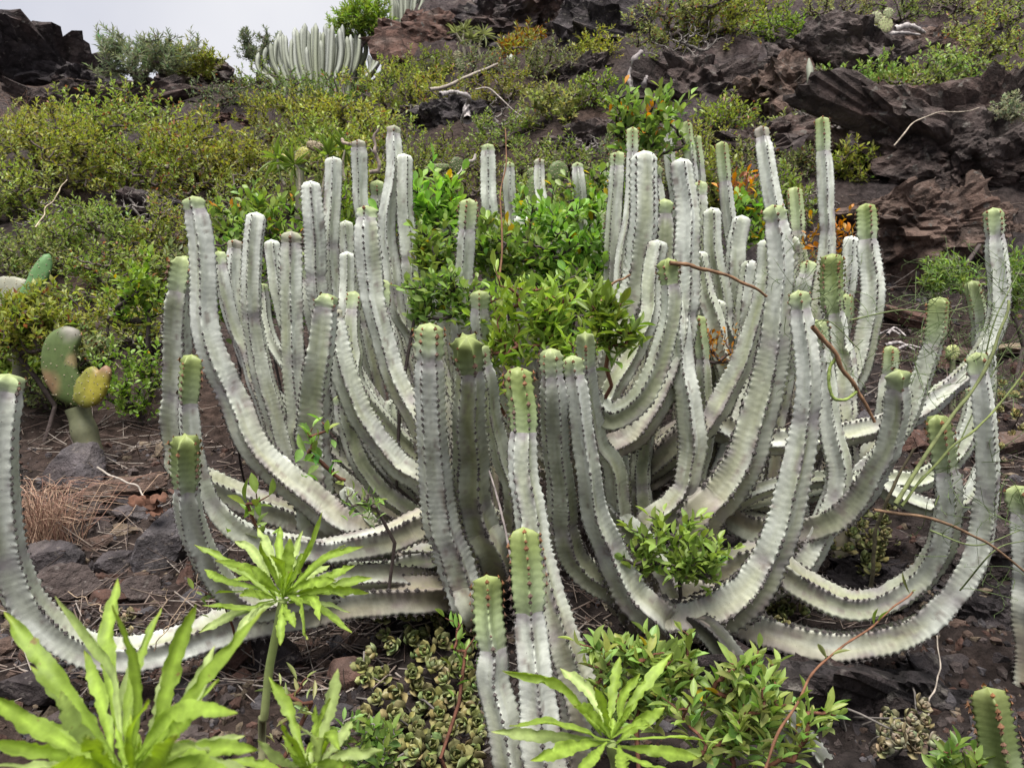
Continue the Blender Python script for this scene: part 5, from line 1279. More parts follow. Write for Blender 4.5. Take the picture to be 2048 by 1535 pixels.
strap_plant('thin stalk topped with one star of bright toothed leaves before the low arching stem',
    [(566, 1196, .92, 25, [(388, 1088, .02), (408, 1138, .08), (398, 1265, -.02), (470, 1082, .10), (515, 1056, .06), (560, 1052, .10), (606, 1060, .04), (645, 1022, .02), (690, 1088, .05), (728, 1092, -.03),
                            (738, 1185, -.02), (745, 1155, .06), (704, 1262, -.05), (640, 1240, -.08), (612, 1278, -.08), (590, 1255, -.04), (470, 1275, -.05), (404, 1210, -.04), (430, 1120, -.06), (700, 1225, .04), (660, 1130, .08), (500, 1130, -.04), (540, 1110, -.05), (600, 1120, -.06), (450, 1165, .05), (480, 1190, -.09), (520, 1085, -.02), (580, 1075, .0), (625, 1090, .07), (675, 1160, -.06), (690, 1195, -.08), (640, 1205, .08), (560, 1290, -.05), (500, 1250, -.08), (430, 1185, .07), (660, 1105, .0), (535, 1070, .1), (710, 1130, .02)])],
    [(524, 1500, .96, 10), (528, 1440, .95, 11), (538, 1340, .94, 12), (552, 1270, .93, 14), (566, 1200, .92, 17)], 6001)
strap_plant('big near cluster of broad toothed leaves over the dark rounded rock',
    [(262, 1560, .50, 42, [(8, 1222, .02), (112, 1192, .05), (236, 1156, .10), (226, 1208, -.03), (322, 1215, .06), (392, 1206, .02), (528, 1216, .0), (-30, 1385, -.02), (-40, 1480, -.05), (-20, 1530, -.06),
                            (475, 1425, -.05), (440, 1360, .04), (520, 1500, -.06), (470, 1550, -.08), (120, 1380, -.06), (330, 1330, .08), (180, 1470, -.12), (350, 1470, -.12), (60, 1330, .04), (170, 1300, .06), (285, 1290, .10), (430, 1290, .05), (400, 1420, -.02), (490, 1470, .02), (60, 1440, .02), (420, 1500, -.10), (100, 1530, -.12), (300, 1400, -.08), (500, 1540, -.02)])],
    [(270, 1750, .52, 34), (262, 1575, .50, 26)], 6002)
strap_plant('pale toothed leaf cluster between the near cluster and the succulent mat',
    [(618, 1545, .56, 30, [(538, 1352, .04), (632, 1410, .02), (676, 1336, .02), (662, 1395, -.02), (705, 1440, .05), (765, 1500, .0), (515, 1478, -.03), (560, 1440, -.04), (720, 1545, -.06), (460, 1520, -.02), (600, 1450, -.06), (680, 1500, -.08)])],
    [(610, 1720, .57, 26), (618, 1555, .56, 22)], 6003)
strap_plant('spread of light toothed leaves at the foot of the two front stems',
    [(1222, 1478, .80, 30, [(1005, 1340, .0), (1018, 1452, -.06), (982, 1462, -.02), (1120, 1335, .06), (1240, 1312, .08), (1345, 1305, .05), (1280, 1345, .02), (1330, 1415, .0), (1436, 1482, -.03), (1400, 1515, -.06),
                            (1150, 1545, -.09), (1060, 1520, -.07), (1340, 1545, -.08), (1150, 1410, -.05), (1190, 1372, -.02), (1250, 1560, -.10), (1300, 1450, -.06)])],
    [(1235, 1660, .83, 26), (1222, 1486, .80, 20)], 6004)

def tufted(label, stems, seed, leaf=.11, n=26, col=PALE, w=.012, group=None):
    """distant bare stalks each ending in a star of narrow leaves"""
    r = rng(seed)
    X0 = P(*stems[0][0][0], stems[0][1]); org = arr(X0[0], X0[1], float(gz(X0[0], X0[1])))
    t = thing('strap_leaf_shrub', label, 'shrub', org, group)
    for pts, d in stems:
        path = catmull(np.array([P(u, v, d) for u, v in pts]), 10)
        mb = MB(); tube(mb, path, np.linspace(.018, .012, 10) * d / 9, 6, arr(.22, .20, .15)); mb.build('stalk', M_BARK, t, org)
        mb = MB()
        D = unit(r.normal(size=(n, 3)) + arr(0, 0, .7))
        ln = leaf * d / 9 * r.uniform(.7, 1.3, n)
        place_leaves(mb, T_LANCE, np.tile(path[-1], (n, 1)), D, unit(r.normal(size=(n, 3)) + arr(0, 0, 1.5)), ln, ln * .05, col * r.uniform(.7, 1.2, (n, 1)))
        mb.build('leaf_star', M_LEAF, t, org)
tufted('branched plant with pale strap leaf stars below the reddish cliff', [([(930, 118), (928, 95), (912, 66)], 9.4), ([(930, 118), (926, 85), (928, 62)], 9.4), ([(962, 118), (958, 95), (968, 70)], 9.3), ([(945, 112), (940, 90), (942, 80)], 9.3)], 6100, leaf=.14)
tufted('grassy yellow green leaf stars beside the brown prickly pear pads', [([(600, 380), (598, 340), (590, 330)], 4.0), ([(640, 400), (650, 350), (655, 310)], 3.9), ([(570, 370), (560, 350), (555, 318)], 4.0), ([(690, 360), (685, 330), (690, 300)], 3.9)], 6101, leaf=.24, n=22, col=BRIGHT * .9)

# ------------------------------------------------------------------ succulent mats
def spoon():
    rows = 6
    y = np.linspace(0, 1, rows)
    w = np.interp(y, [0, .3, .65, .88, 1], [.25, .6, 1, .75, .08])
    top, bot = [], []
    z = .55 * y ** 2 * .5
    cols = [np.stack([-w, y, z], 1), np.stack([0 * w, y, z - .02 + .0 * w], 1), np.stack([w, y, z], 1), np.stack([0 * w, y, z - .24 * w], 1)]
    v = np.stack(cols, 1).reshape(-1, 3)
    f = []
    for i in range(rows - 1):
        for j in range(4):
            a = i * 4 + j; b = i * 4 + (j + 1) % 4
            f.append([a, b, b + 4, a + 4])
    return v, np.array(f)
T_SPOON = spoon()
def succulent_mat(label, spots, seed, size=.022, col=arr(.18, .19, .075), n_parts=30, group=None):
    """spots = (u, v, lift) pixels of rosettes; each rosette a part with its leaves"""
    r = rng(seed)
    u0, v0 = np.mean([q[0] for q in spots]), np.max([q[1] for q in spots])
    d0 = ground_at(u0, v0); org = on_ground(u0, d0, .01)
    t = thing('succulent_plant', label, 'succulent', org, group)
    br = MB(); rest = MB()
    for k, (u, v, lift) in enumerate(spots):
        d = min(ground_at(u, v + 20), 3.6) * (1 - lift)
        c = P(u, v, d)
        g = arr(c[0] + r.uniform(-.05, .05), c[1] + lift * d + .04, 0); g[2] = max(float(gz(g[0], g[1])) - .02, c[2] - .25)
        m = .5 * (g + c) + r.normal(size=3) * .025
        tube(br, catmull(np.array([g, m, c]), 7), np.linspace(.0032, .002, 7), 5, TWIG_G * r.uniform(.5, 1.0))
        ax = unit(arr(r.uniform(-.5, .5), -.75, .55) + .3 * r.normal(size=3))
        h = unit(np.cross(ax, arr(.2, .3, .9))); h2 = np.cross(ax, h)
        n = r.randint(9, 14)
        az = np.arange(n) * 2.4; f = np.arange(n) / n
        al = lerp(.35, 1.35, f)
        D = ax * np.cos(al)[:, None] + (h * np.cos(az)[:, None] + h2 * np.sin(az)[:, None]) * np.sin(al)[:, None]
        ln = size * r.uniform(.8, 1.2) * lerp(.6, 1.1, f); wd = ln * .36
        cc = col * r.uniform(.75, 1.25, (n, 1)) * (1 + .1 * r.normal(size=(n, 3)))
        cc = lerp(cc, arr(.30, .24, .10), (np.clip(f - .6, 0, 1) * r.uniform(0, 1.6))[:, None])
        Nn = np.tile(ax, (n, 1)) + .05
        pos = c + ax * (.006 * (1 - f))[:, None]
        if k < n_parts:
            core = MB()
            dd, ff = ico(1)
            core.add(dd * size * .18 + c, ff, col)
            ro = core.build('rosette', M_SUCC, t, org)
            for q in range(n):
                mb = MB(); place_leaves(mb, T_SPOON, pos[q:q + 1], D[q:q + 1], Nn[q:q + 1], ln[q:q + 1], wd[q:q + 1], cc[q:q + 1])
                mb.build('leaf', M_SUCC, ro, org)
        else:
            place_leaves(rest, T_SPOON, pos, D, Nn, ln, wd, cc)
    br.build('branches', M_BARK, t, org)
    if rest.n: rest.build('small_rosettes', M_SUCC, t, org, kind='stuff')
def scatter_px(r, n, poly, lift=(.0, .06)):
    out = []
    xs = [p[0] for p in poly]; ys = [p[1] for p in poly]
    for attempt in range(n * 40):
        if len(out) >= n: break
        u, v = r.uniform(min(xs), max(xs)), r.uniform(min(ys), max(ys)); ins = False
        for i in range(len(poly)):
            (x1, y1), (x2, y2) = poly[i], poly[i - 1]
            if (y1 > v) != (y2 > v) and u < (x2 - x1) * (v - y1) / (y2 - y1) + x1: ins = not ins
        if ins and all((u - q[0]) ** 2 + (v - q[1]) ** 2 > 20 ** 2 for q in out): out.append((u, v, r.uniform(*lift)))
    return out
r_ = rng(42)
succulent_mat('wide mat of olive green fleshy rosettes spilling beside the shorter front stem',
    scatter_px(r_, 75, [(700, 1170), (830, 1140), (960, 1250), (960, 1535), (720, 1535), (740, 1400), (690, 1320), (790, 1290)]), 7001, size=.030, n_parts=32)
succulent_mat('cluster of fleshy rosettes between the sweeping right stems', scatter_px(r_, 24, [(1450, 900), (1560, 900), (1560, 1010), (1480, 1020), (1420, 960)]), 7002, size=.030, n_parts=12)
succulent_mat('fleshy rosettes hanging inside the outer curved stems', scatter_px(r_, 26, [(1650, 1040), (1780, 1010), (1790, 1090), (1740, 1170), (1660, 1120)]), 7003, size=.028, n_parts=12)
succulent_mat('small olive rosettes under the big sweeping stem', scatter_px(r_, 10, [(1520, 1190), (1600, 1170), (1600, 1230), (1540, 1250)]), 7004, size=.028, n_parts=8)
succulent_mat('brownish rosettes on the soil beyond the outer stems', scatter_px(r_, 20, [(1900, 760), (2048, 760), (2048, 900), (1960, 900)]), 7005, size=.026, col=arr(.20, .18, .07), n_parts=6)
succulent_mat('few fleshy rosettes tucked under the arching left stems', scatter_px(r_, 9, [(690, 960), (800, 960), (840, 1000), (760, 1020)], (.08, .14)), 7006, size=.026, n_parts=9)
succulent_mat('grey withered sprig of dry rosettes before the black rock face', scatter_px(r_, 14, [(1760, 1410), (1850, 1400), (1860, 1500), (1760, 1500)], (.02, .10)), 7007, size=.024, col=arr(.20, .18, .11), n_parts=8)
shrub(2022, 215, 42, 30, 'pale lichen grey cushion plant on the jagged rock face', 7008, d=4.2, tips=70, k=12, leaf=.022, aspect=.5, col=arr(.26, .28, .18), tw=.0012, root=(2022, 240, 4.5))
succulent_mat('tiny dry rosettes on the soil inside the outer left curve', scatter_px(r_, 9, [(205, 1225), (265, 1225), (265, 1285), (205, 1285)], (.0, .04)), 7009, size=.022, col=arr(.20, .18, .11), n_parts=4)

# ------------------------------------------------------------------ prickly pears
def pad_mesh(outline, d, thick, col, seed, yaw=0.0, spot=None):
    """closed cushion from a pixel outline at depth d; yaw turns it about its own vertical axis"""
    r = rng(seed)
    pts = np.array([P(u, v, d) for u, v in outline])
    loop = catmull(np.vstack([pts, pts[:1]]), 41)[:-1]
    c = loop.mean(0)
    rel = loop - c
    n = len(loop)
    fr = np.array([0.001, .25, .5, .72, .88, .97, 1.0])
    T = thick * .62 * np.sqrt(np.clip(1 - fr ** 5.5, 0, 1)) + .002
    vs_, cs = [], []
    for sgn in (-1, 1):
        for q, f in enumerate(fr):
            p = rel * f + arr(0, sgn * T[q] * .5, 0)
            vs_.append(p)
    v = np.concatenate(vs_)
    v = v + .02 * thick * r.normal(size=v.shape) * np.tile(np.repeat(fr, n), 2)[:, None] ** 2
    cy, sy = math.cos(yaw), math.sin(yaw)
    v = np.stack([v[:, 0] * cy - v[:, 1] * sy, v[:, 0] * sy + v[:, 1] * cy, v[:, 2]], 1) + c
    K = len(fr)
    quads = []
    ar = np.arange(n); nx = (ar + 1) % n
    for side in (0, 1):
        o = side * K * n
        for q in range(K - 1):
            a = o + q * n
            f = np.stack([a + ar, a + nx, a + n + nx, a + n + ar], 1)
            quads.append(f if side == 0 else f[:, ::-1])
    a = (K - 1) * n; b = (2 * K - 1) * n
    quads.append(np.stack([a + ar, a + nx, b + nx, b + ar], 1))
    cc = np.tile(col, (len(v), 1)) * (1 + .18 * fbm(v * 22 + seed, 3, seed))[:, None]
    if spot is not None:
        for (su, sv, sr, scol) in spot:
            sp = P(su, sv, d)
            k = np.clip(1.25 - np.linalg.norm((v - sp)[:, [0, 2]], axis=1) / (sr * d / F), 0, 1)
            cc = lerp(cc, np.asarray(scol), np.clip(k * 1.8, 0, 1)[:, None])
    mb = MB(); mb.add(v, np.concatenate(quads), cc)
    # areoles
    th = MB(); dd, ff = ico(1)
    front = v[:(K - 1) * n]
    for i in [q_ * n + k_ for q_, st_ in ((1, 10), (2, 6), (3, 5), (4, 4), (5, 4)) for k_ in range(q_ % 2, n, st_)]:
        p = front[i]
        th.add(dd * arr(.0022, .0016, .0022) * (d / 2.5) + p, ff, arr(.35, .30, .2) * r.uniform(.4, 1.2))
        e = p + arr(r.uniform(-.5, .5), -1, r.uniform(-.3, .6)) * .009 * d / 2.5
        th.add(np.array([p + arr(.0006, 0, 0), p - arr(.0006, 0, 0), p + arr(0, 0, .0008), e]), np.array([[0, 1, 3], [1, 2, 3], [2, 0, 3]]), arr(.5, .45, .35))
    return mb, th
def ell(u, v, a, b, tilt=0.0, n=14, egg=.12):
    t = np.arange(n) / n * 2 * np.pi
    x = a * np.cos(t) * (1 - egg * np.sin(t)); y = b * np.sin(t)
    c, s = math.cos(tilt), math.sin(tilt)
    return [(u + x_ * c - y_ * s, v + x_ * s + y_ * c) for x_, y_ in zip(x, y)]
PADG = arr(.078, .112, .036); PADY = arr(.28, .25, .035); PADD = arr(.12, .19, .07); PADGREY = arr(.26, .26, .20)
def pear(label, pads, seed, trunk=None, group=None):
    p0 = pads[0]
    cu = np.mean([q[0] for q in p0[0]]); cv = np.max([q[1] for q in p0[0]])
    c = P(cu, cv, p0[1]); org = arr(c[0], c[1], min(c[2], float(gz(c[0], c[1]))))
    t = thing('prickly_pear', label, 'cactus', org, group)
    if trunk:
        pts, d, w = trunk
        X = [P(u, v, d) for u, v in pts]
        X = [arr(X[0][0], X[0][1], max(min(X[0][2], float(gz(X[0][0], X[0][1]))), X[0][2] - .15) - .04)] + X
        path = catmull(np.array(X), 24)
        mb = MB(); s = np.linspace(0, 1, 24)
        tube(mb, path, w * d / F / 2 * (1.12 - .25 * s + .05 * np.sin(s * 20)), 14, lerp(arr(.11, .10, .07), arr(.12, .13, .07), s[:, None]))
        mb.build('trunk', M_PAD, t, org)
    for i, (ol, d, th_, col, yaw, spot) in enumerate(pads):
        mb, th = pad_mesh(ol, d, th_, col, seed + i, yaw, spot)
        o = mb.build('pad', M_PAD, t, org)
        th.build('spines', M_THORN, o, org, smooth=False, kind='stuff')
pear('stout prickly pear with a kidney shaped pad and a yellow scarred pad', [
    ([(152, 812), (116, 797), (92, 757), (87, 712), (97, 675), (120, 655), (146, 654), (160, 670), (152, 700), (152, 735), (164, 778)], 2.72, .055, PADG, .2, [(146, 658, 20, arr(.19, .18, .15)), (95, 770, 30, arr(.20, .13, .07)), (148, 720, 12, arr(.25, .2, .1))]),
    ([(142, 800), (150, 765), (172, 738), (190, 732), (200, 742), (214, 730), (226, 742), (222, 765), (212, 790), (192, 810), (168, 815)], 2.66, .05, PADG * .5 + PADY * .5, -.15, [(215, 748, 24, arr(.22, .13, .08)), (205, 780, 34, PADY)]),
    ], 7100, trunk=([(178, 905), (168, 860), (155, 815)], 2.72, 52))
pear('bright green upright pad beside a grey notched one at the slope edge', [
    ([(38, 612), (34, 600), (52, 568), (66, 535), (86, 508), (98, 510), (100, 535), (90, 565), (74, 592), (58, 612)], 3.0, .05, arr(.10, .20, .075), .35, None),
    ([(-20, 640), (-28, 590), (-10, 558), (20, 553), (40, 556), (56, 562), (52, 585), (38, 612), (20, 640)], 3.1, .05, PADGREY, -.1, None)], 7110, trunk=([(40, 680), (40, 640), (40, 608)], 3.04, 26))
pear('green prickly pear pads between the thin middle stems', [
    (ell(1115, 345, 20, 24, .6), 3.3, .05, PADG, .3, None), (ell(1064, 385, 13, 34, .1), 3.3, .05, PADG * 1.15, -.3, None), (ell(1065, 350, 12, 14, 0), 3.35, .05, PADG * 1.3, .1, None)], 7120, trunk=([(1085, 460), (1080, 420), (1078, 385)], 3.34, 20))
pear('flat lying pad and green pad beside the dead branch', [
    (ell(875, 337, 26, 9, -.15), 3.2, .04, PADG * 1.2, .1, None), (ell(913, 332, 14, 18, .2), 3.25, .04, PADG * .8, .3, None)], 7130, trunk=([(895, 430), (895, 380), (893, 345)], 3.25, 18))
pear('brownish old pads by the grassy yellow green leaf stars', [
    (ell(630, 293, 17, 10, .2), 4.2, .06, arr(.24, .19, .12), .2, None), (ell(605, 312, 14, 20, .7), 4.2, .06, arr(.28, .27, .06), -.2, None), (ell(566, 326, 12, 18, .3), 4.2, .06, arr(.36, .32, .09), .2, None)], 7140, trunk=([(600, 370), (600, 345), (603, 322)], 4.22, 18))
pear('small pale pads on the rock shelf beside the driftwood', [
    (ell(1770, 50, 16, 18, .4), 6.6, .06, arr(.30, .33, .16), .2, None), (ell(1752, 36, 12, 12, .1), 6.6, .06, arr(.28, .31, .17), -.2, None), (ell(1776, 28, 10, 12, .3), 6.6, .06, arr(.26, .32, .16), .1, None)], 7150)
pear('small green pad poking up below the reddish cliff', [(ell(921, 130, 9, 16, -.35), 8.6, .07, PADG, .2, None), (ell(915, 112, 8, 10, .3), 8.6, .07, PADG * .9, -.2, None)], 7160, trunk=([(928, 170), (926, 155), (924, 142)], 8.62, 8))
pear('yellow green round pad low among the right stems', [(ell(1432, 788, 17, 24, .2), 2.3, .04, arr(.32, .34, .10), .2, None)], 7170, trunk=([(1425, 850), (1428, 825), (1430, 808)], 2.3, 22))
pear('pale green rounded pad on the soil by the hollow', [(ell(1905, 705, 14, 16, .2), 2.9, .04, arr(.30, .34, .13), .2, None)], 7180, trunk=([(1905, 740), (1905, 728), (1905, 718)], 2.9, 12))
pear('tall narrow grey green pad behind the crossing right stems', [(ell(1490, 660, 17, 48, .25), 2.25, .04, arr(.26, .32, .19), .3, None)], 7190, trunk=([(1475, 780), (1478, 740), (1482, 705)], 2.25, 18))
pear('pale pad beside the dark green middle right stem', [(ell(1695, 712, 15, 20, .4), 2.6, .04, arr(.32, .36, .14), .2, None)], 7195, trunk=([(1690, 770), (1690, 750), (1692, 728)], 2.6, 14))

# ------------------------------------------------------------------ sticks, vines, dead wood, grass
def stick(name, label, pts, d, w, col, seed, cat='branch', leaves=None, wob=.006, ends=None, group=None, taper=.6):
    r = rng(seed)
    ds_ = d if isinstance(d, (list, tuple)) else (d, d)
    D = np.linspace(ds_[0], ds_[1], len(pts))
    X = np.array([P(u, v, q) for (u, v), q in zip(pts, D)])
    path = catmull(X, max(16, 6 * len(pts)))
    path = path + wob * np.stack([vnoise(np.stack([np.linspace(0, 7, len(path)), np.full(len(path), seed + a * 9.1), np.zeros(len(path))], -1), seed + a) for a in range(3)], 1)
    org = path[0]
    rad = np.linspace(1, taper, len(path)) * w * np.mean(D) / F / 2 * (1 + .12 * r.normal(size=len(path)).clip(-1, 1))
    mb = MB(); tube(mb, path, rad, 7, np.asarray(col) * r.uniform(.8, 1.2, (len(path), 1)))
    if not leaves:
        o = mb.build(name, M_BARK, org=org)
        return tag(o, label, cat, group)
    t = thing(name, label, cat, org, group)
    mb.build('stalk', M_BARK, t, org)
    for (lu, lv, tu, tv, wpx, lcol) in leaves:
        k = int(np.argmin([np.hypot(CX + q[0] / q[1] * F - lu, CY - q[2] / q[1] * F - lv) for q in path]))
        b = path[k]; tip = P(tu, tv, b[1] - .01)
        m = MB(); dv = tip - b
        ln = np.linalg.norm(dv)
        place_leaves(m, T_LANCE, b[None], dv[None], (unit(np.cross(dv, arr(1, .2, 0))) + arr(0, -.7, .3))[None], np.array([ln]), np.array([wpx * b[1] / F / 2]), np.asarray(lcol)[None])
        m.build('leaf', M_LEAF, t, org)
    return t
BR = arr(.20, .115, .065)
stick('bare_branch', 'brown bare branch bridging the tall right stems', [(1342, 527), (1400, 535), (1460, 552), (1500, 570), (1532, 590)], (1.68, 1.72), 9, BR, 1, wob=.004)
stick('bare_branch', 'brown woody stalk leaning down between the right stems', [(1625, 655), (1665, 700), (1700, 755), (1735, 810), (1748, 845)], (1.56, 1.62), 11, BR, 2, wob=.004)
stick('bare_branch', 'thin reddish branch passing behind the pointed leaf shrub', [(1180, 640), (1215, 580), (1240, 560), (1262, 548)], (1.8, 1.85), 7, BR, 3, wob=.004)
stick('green_shoot', 'smooth green shoot looping back under the leaning stalk', [(1672, 715), (1660, 735), (1658, 770), (1668, 795), (1688, 800), (1705, 790), (1715, 778)], (1.58, 1.60), 7, arr(.20, .26, .07), 4, wob=.001, taper=.9, cat='shoot')
stick('dead_branch', 'forked grey dead branch beside the tallest thin left stem', [(735, 345), (762, 335), (750, 300), (748, 275), (756, 258)], (2.2, 2.2), 9, arr(.20, .16, .14), 5)
stick('dead_branch', 'pale dead branch slanting up behind the middle left stems', [(900, 375), (925, 340), (945, 320), (955, 308)], (2.5, 2.5), 10, arr(.34, .30, .28), 6)
stick('dead_branch', 'thin brown twig tip reaching past the tallest left stems', [(680, 280), (700, 286), (712, 292)], (2.4, 2.4), 8, arr(.30, .24, .19), 7)
stick('leafy_vine', 'red brown vine with sparse pale leaves rising past the big curved stem',
      [(1525, 1545), (1560, 1460), (1600, 1390), (1640, 1335), (1690, 1290), (1750, 1250), (1800, 1205), (1822, 1180)], (1.12, 1.22), 6, arr(.17, .08, .045), 8, cat='vine', wob=.003,
      leaves=[(1664, 1322, 1634, 1283, 10, PALE), (1666, 1322, 1700, 1296, 9, PALE), (1754, 1248, 1753, 1213, 7, BRIGHT), (1758, 1246, 1775, 1218, 8, BRIGHT), (1818, 1184, 1802, 1140, 5, PALE), (1820, 1182, 1832, 1178, 6, PALE), (1592, 1402, 1622, 1375, 9, BRIGHT)])
stick('bare_branch', 'thin straight stalk crossing below the outer curved stems', [(1745, 1020), (1830, 1030), (1900, 1048), (1980, 1090), (2060, 1150)], (1.42, 1.45), 7, arr(.16, .10, .06), 9, wob=.003)
stick('bare_branch', 'straight olive stalk rising beside the outermost stems', [(1790, 1010), (1840, 930), (1900, 840), (1960, 750), (2010, 640), (2015, 600)], (1.40, 1.48), 9, arr(.13, .15, .06), 10, wob=.003)
stick('bare_branch', 'long thin green stalk crossing the outermost stems', [(1800, 1010), (1880, 920), (1960, 850), (2060, 730)], (1.42, 1.46), 6, arr(.15, .18, .06), 11, wob=.003)
stick('bare_branch', 'dark upright stalk inside the outer curved stems', [(1743, 1175), (1748, 1110), (1758, 1050), (1775, 1000), (1830, 900)], (1.6, 1.5), 9, arr(.07, .06, .035), 12, wob=.004)
stick('dry_stalk', 'straight grey dry stalk between the two middle front stems', [(1030, 1160), (1015, 1080), (1000, 1010), (978, 940)], (1.48, 1.55), 6, arr(.30, .26, .25), 13, wob=.001)
stick('dry_stalk', 'thin grey twig curving down the black rock', [(1842, 1450), (1868, 1390), (1878, 1330), (1870, 1275)], (1.55, 1.65), 4, arr(.30, .26, .22), 14)
stick('dry_stalk', 'tall slender red brown shoot standing before the thin middle stems', [(1000, 700), (998, 600), (1003, 500), (1000, 400), (1012, 330), (1008, 260)], (1.9, 2.1), 5, arr(.17, .09, .05), 15, wob=.004, taper=.5)
stick('dry_stalk', 'pale fallen root arching over the red soil', [(195, 935), (215, 950), (250, 960), (280, 975), (290, 1000)], (2.36, 2.3), 5, arr(.36, .32, .28), 16)
stick('dry_stalk', 'arched thin stalk over the jagged rock face', [(1790, 290), (1830, 245), (1880, 225), (1930, 222), (1960, 215)], (4.2, 4.2), 3, arr(.35, .30, .24), 17)
stick('dry_stalk', 'curved white root hanging from the shelf bushes', [(1670, 180), (1700, 190), (1716, 215), (1725, 235), (1750, 235)], (5.4, 5.4), 4, arr(.42, .38, .35), 18)
stick('dry_stalk', 'bent white stalk beside the lichen grey rosettes', [(1975, 215), (1992, 180), (2000, 155), (1992, 140), (1986, 150)], (4.6, 4.6), 4, arr(.42, .38, .35), 19)
stick('dead_branch', 'pale forked branch under the leafless bush below the cliff', [(860, 180), (900, 170), (940, 150), (970, 140), (995, 128)], (7.6, 7.8), 8, arr(.30, .26, .22), 20)
stick('dry_stalk', 'long bowed grey stalk under the bleached stump', [(950, 180), (980, 178), (1010, 205), (1040, 230), (1080, 250)], (6.6, 6.4), 3, arr(.34, .30, .27), 21)
stick('dry_stalk', 'straw coloured grass stalk bending over the left thicket', [(70, 455), (85, 430), (110, 395), (135, 360)], (3.4, 3.6), 3, arr(.40, .33, .24), 22)
for i, (a, b) in enumerate([((300, 1260), (335, 1180)), ((320, 1270), (392, 1170)), ((230, 1240), (140, 1180)), ((305, 1300), (400, 1150))]):
    stick('dry_stalk', 'thin dry grass stalk standing near the tall angular rock', [a, (.5 * (a[0] + b[0]) + 6, .5 * (a[1] + b[1])), b], (1.5, 1.5), 2.6, arr(.36, .27, .19), 30 + i, group='dry grass stalks by the angular rock')

def dead_wood(label, limbs, seed, d):
    r = rng(seed)
    X0 = P(*limbs[0][0][0], d); org = X0
    t = thing('dead_stump', label, 'dead wood', org)
    for pts, w in limbs:
        path = catmull(np.array([P(u, v, d + r.uniform(-.1, .1)) for u, v in pts]), 18)
        s = np.linspace(0, 1, 18)
        mb = MB(); rad = w * d / F / 2 * (1 - .55 * s) * (1 + .25 * r.normal(size=18).clip(-1, 1))
        tube(mb, path, rad, 8, lerp(arr(.40, .37, .36), arr(.16, .14, .14), (.5 + .5 * r.normal(size=(18, 1))).clip(0, 1)))
        mb.build('limb', M_BARK, t, org)
dead_wood('silver bleached dead stump at the edge of the dark boulder', [([(1275, 190), (1272, 150), (1268, 120), (1282, 105)], 20), ([(1285, 190), (1290, 160), (1300, 150)], 14), ([(1262, 180), (1258, 150), (1262, 135)], 12)], 8001, 6.4)
dead_wood('pale bleached stump over the dark rock hollow', [([(935, 240), (932, 215), (938, 195), (915, 185)], 16), ([(925, 245), (928, 225), (938, 210)], 9), ([(880, 190), (905, 184), (935, 188)], 12)], 8002, 6.0)
dead_wood('tangle of grey driftwood lying along the rock shelf', [([(1660, 85), (1700, 70), (1740, 62), (1760, 50)], 12), ([(1690, 70), (1720, 54), (1750, 52)], 10), ([(1790, 58), (1820, 52), (1850, 66)], 14), ([(1770, 72), (1800, 66), (1840, 70)], 10), ([(1680, 72), (1690, 50), (1684, 36)], 5)], 8003, 6.6)
dead_wood('shrivelled grey plant remains on the soil below the hollow', [([(1755, 672), (1780, 660), (1800, 668)], 8), ([(1770, 690), (1800, 685), (1830, 700)], 9), ([(1790, 700), (1815, 690), (1840, 695)], 7), ([(1775, 668), (1790, 655), (1812, 672)], 6)], 8004, 2.9)

def dry_grass(label, u, v, d, n, h, seed, spread):
    r = rng(seed)
    base = P(u, v, d); base[2] = float(gz(base[0], base[1])); org = base
    t = thing('grass_tuft', label, 'grass', org)
    mb = MB()
    for k in range(n):
        b = base + r.normal(size=3) * arr(spread, spread * .7, .006)
        a = r.normal(size=2) * .38
        L = h * r.uniform(.45, 1.1)
        e = b + arr(a[0], a[1] - .1, 1) * L * .8; e2 = e + arr(a[0] * 2.2, a[1] * 2, -.05) * L * .35
        c = [arr(.36, .22, .16), arr(.44, .31, .22), arr(.28, .16, .12)][r.randint(3)] * r.uniform(.8, 1.2)
        tube(mb, catmull(np.array([b, .5 * (b + e) + r.normal(size=3) * .01, e, e2]), 8), np.linspace(.0013, .0005, 8), 3, c, cap=False)
    mb.build('blades', M_DRY, t, org, kind='stuff')
dry_grass('tuft of reddish straw coloured dry grass at the foot of the prickly pear', 85, 1045, 2.32, 330, .24, 8101, .05)
dry_grass('pale spiky dry tuft on the rock shelf', 1785, 240, 5.0, 60, .22, 8102, .03)
dry_grass('buff coloured dry grass patch beside the olive thicket', 20, 250, 8.6, 160, .5, 8103, .30)

def dead_leaves(label, spots, d, seed, size):
    """crumpled brown dead leaves"""
    r = rng(seed)
    for i, (u, v) in enumerate(spots):
        c = P(u, v, d); n = 7
        g = np.linspace(-1, 1, n); gx, gy = np.meshgrid(g, g)
        rr_ = np.sqrt(gx ** 2 + gy ** 2)
        sh = np.clip(1.05 - .35 * rr_, .3, 1)
        vx = np.stack([gx * sh * size, gy * sh * size * .7, .35 * size * vnoise(np.stack([gx * 2.2, gy * 2.2, gx * 0 + seed + i], -1), seed)], -1).reshape(-1, 3)
        R_ = rot_x(r.uniform(.4, 1.2)) @ rot_z(r.uniform(0, 6.28))
        ii = np.arange(n - 1)[:, None] * n; j = np.arange(n - 1)[None]
        q = np.stack([ii + j, ii + j + 1, ii + n + j + 1, ii + n + j], -1).reshape(-1, 4)
        mb = MB(); mb.add(vx @ R_.T + c, q, arr(.15, .075, .05) * r.uniform(.6, 1.3))
        o = mb.build('dead_leaf', M_DRY, org=c)
        tag(o, label, 'dead leaf', 'crumpled dead leaves on the soil')
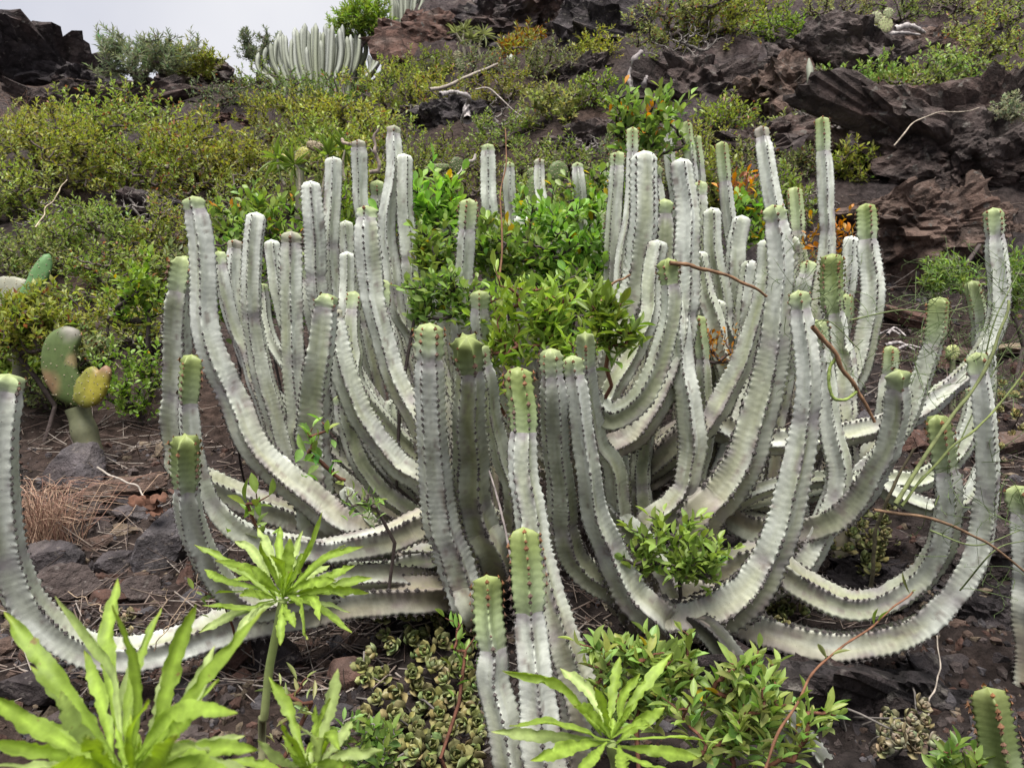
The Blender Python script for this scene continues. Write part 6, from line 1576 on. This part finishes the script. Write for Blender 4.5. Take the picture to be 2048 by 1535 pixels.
dead_leaves('crumpled red brown dead leaf beside the lowest green stem tip', [(275, 1000), (300, 1005), (318, 995), (308, 1020)], 2.2, 8201, .035)

def wiry(label, mains, seed, d, n, region):
    r = rng(seed)
    org = P(*mains[0][0], d)
    t = thing('wiry_climber', label, 'climber', org)
    for pts in mains:
        path = catmull(np.array([P(u, v, d + r.uniform(-.05, .05)) for u, v in pts]), 24)
        mb = MB(); tube(mb, path, np.linspace(.0018, .0010, 24), 5, arr(.12, .15, .06)); mb.build('stalk', M_BARK, t, org)
    mb = MB()
    (u0, v0, u1, v1) = region
    for k in range(n):
        p = P(r.uniform(u0, u1), r.uniform(v0, v1), d + r.uniform(-.12, .12))
        a = unit(r.normal(size=3)); L = r.uniform(.04, .11)
        path = catmull(np.array([p, p + a * L * .5 + r.normal(size=3) * .012, p + a * L + r.normal(size=3) * .02]), 8)
        tube(mb, path, np.linspace(.0008, .0004, 8), 3, arr(.13, .18, .07) * r.uniform(.7, 1.3), cap=False)
        for q in range(7):
            b = path[r.randint(2, 8)]; e = b + unit(r.normal(size=3)) * r.uniform(.008, .018)
            mb.add(np.array([b + arr(.0005, 0, 0), b - arr(.0005, 0, 0), e]), np.array([[0, 1, 2]]), arr(.15, .22, .08) * r.uniform(.7, 1.3))
    mb.build('branchlets', M_LEAF, t, org, kind='stuff')
wiry('wiry green climber tangled over the outermost right stems', [[(1700, 640), (1800, 620), (1880, 625), (1950, 610)], [(1960, 760), (1990, 640), (2040, 540)], [(1870, 1010), (1930, 860), (2000, 720), (2048, 640)]], 8301, 1.62, 150, (1820, 520, 2060, 800))
wiry('wiry green climber threaded through the middle right stems', [[(1560, 560), (1620, 600), (1700, 560)], [(1590, 680), (1650, 640), (1720, 700)]], 8302, 1.75, 70, (1560, 500, 1740, 760))
wiry('fine dry wiry tangle below the outer right stems', [[(1860, 1060), (1950, 1090), (2040, 1060)], [(1920, 1180), (1990, 1100), (2050, 1080)]], 8303, 1.5, 40, (1850, 900, 2060, 1180))
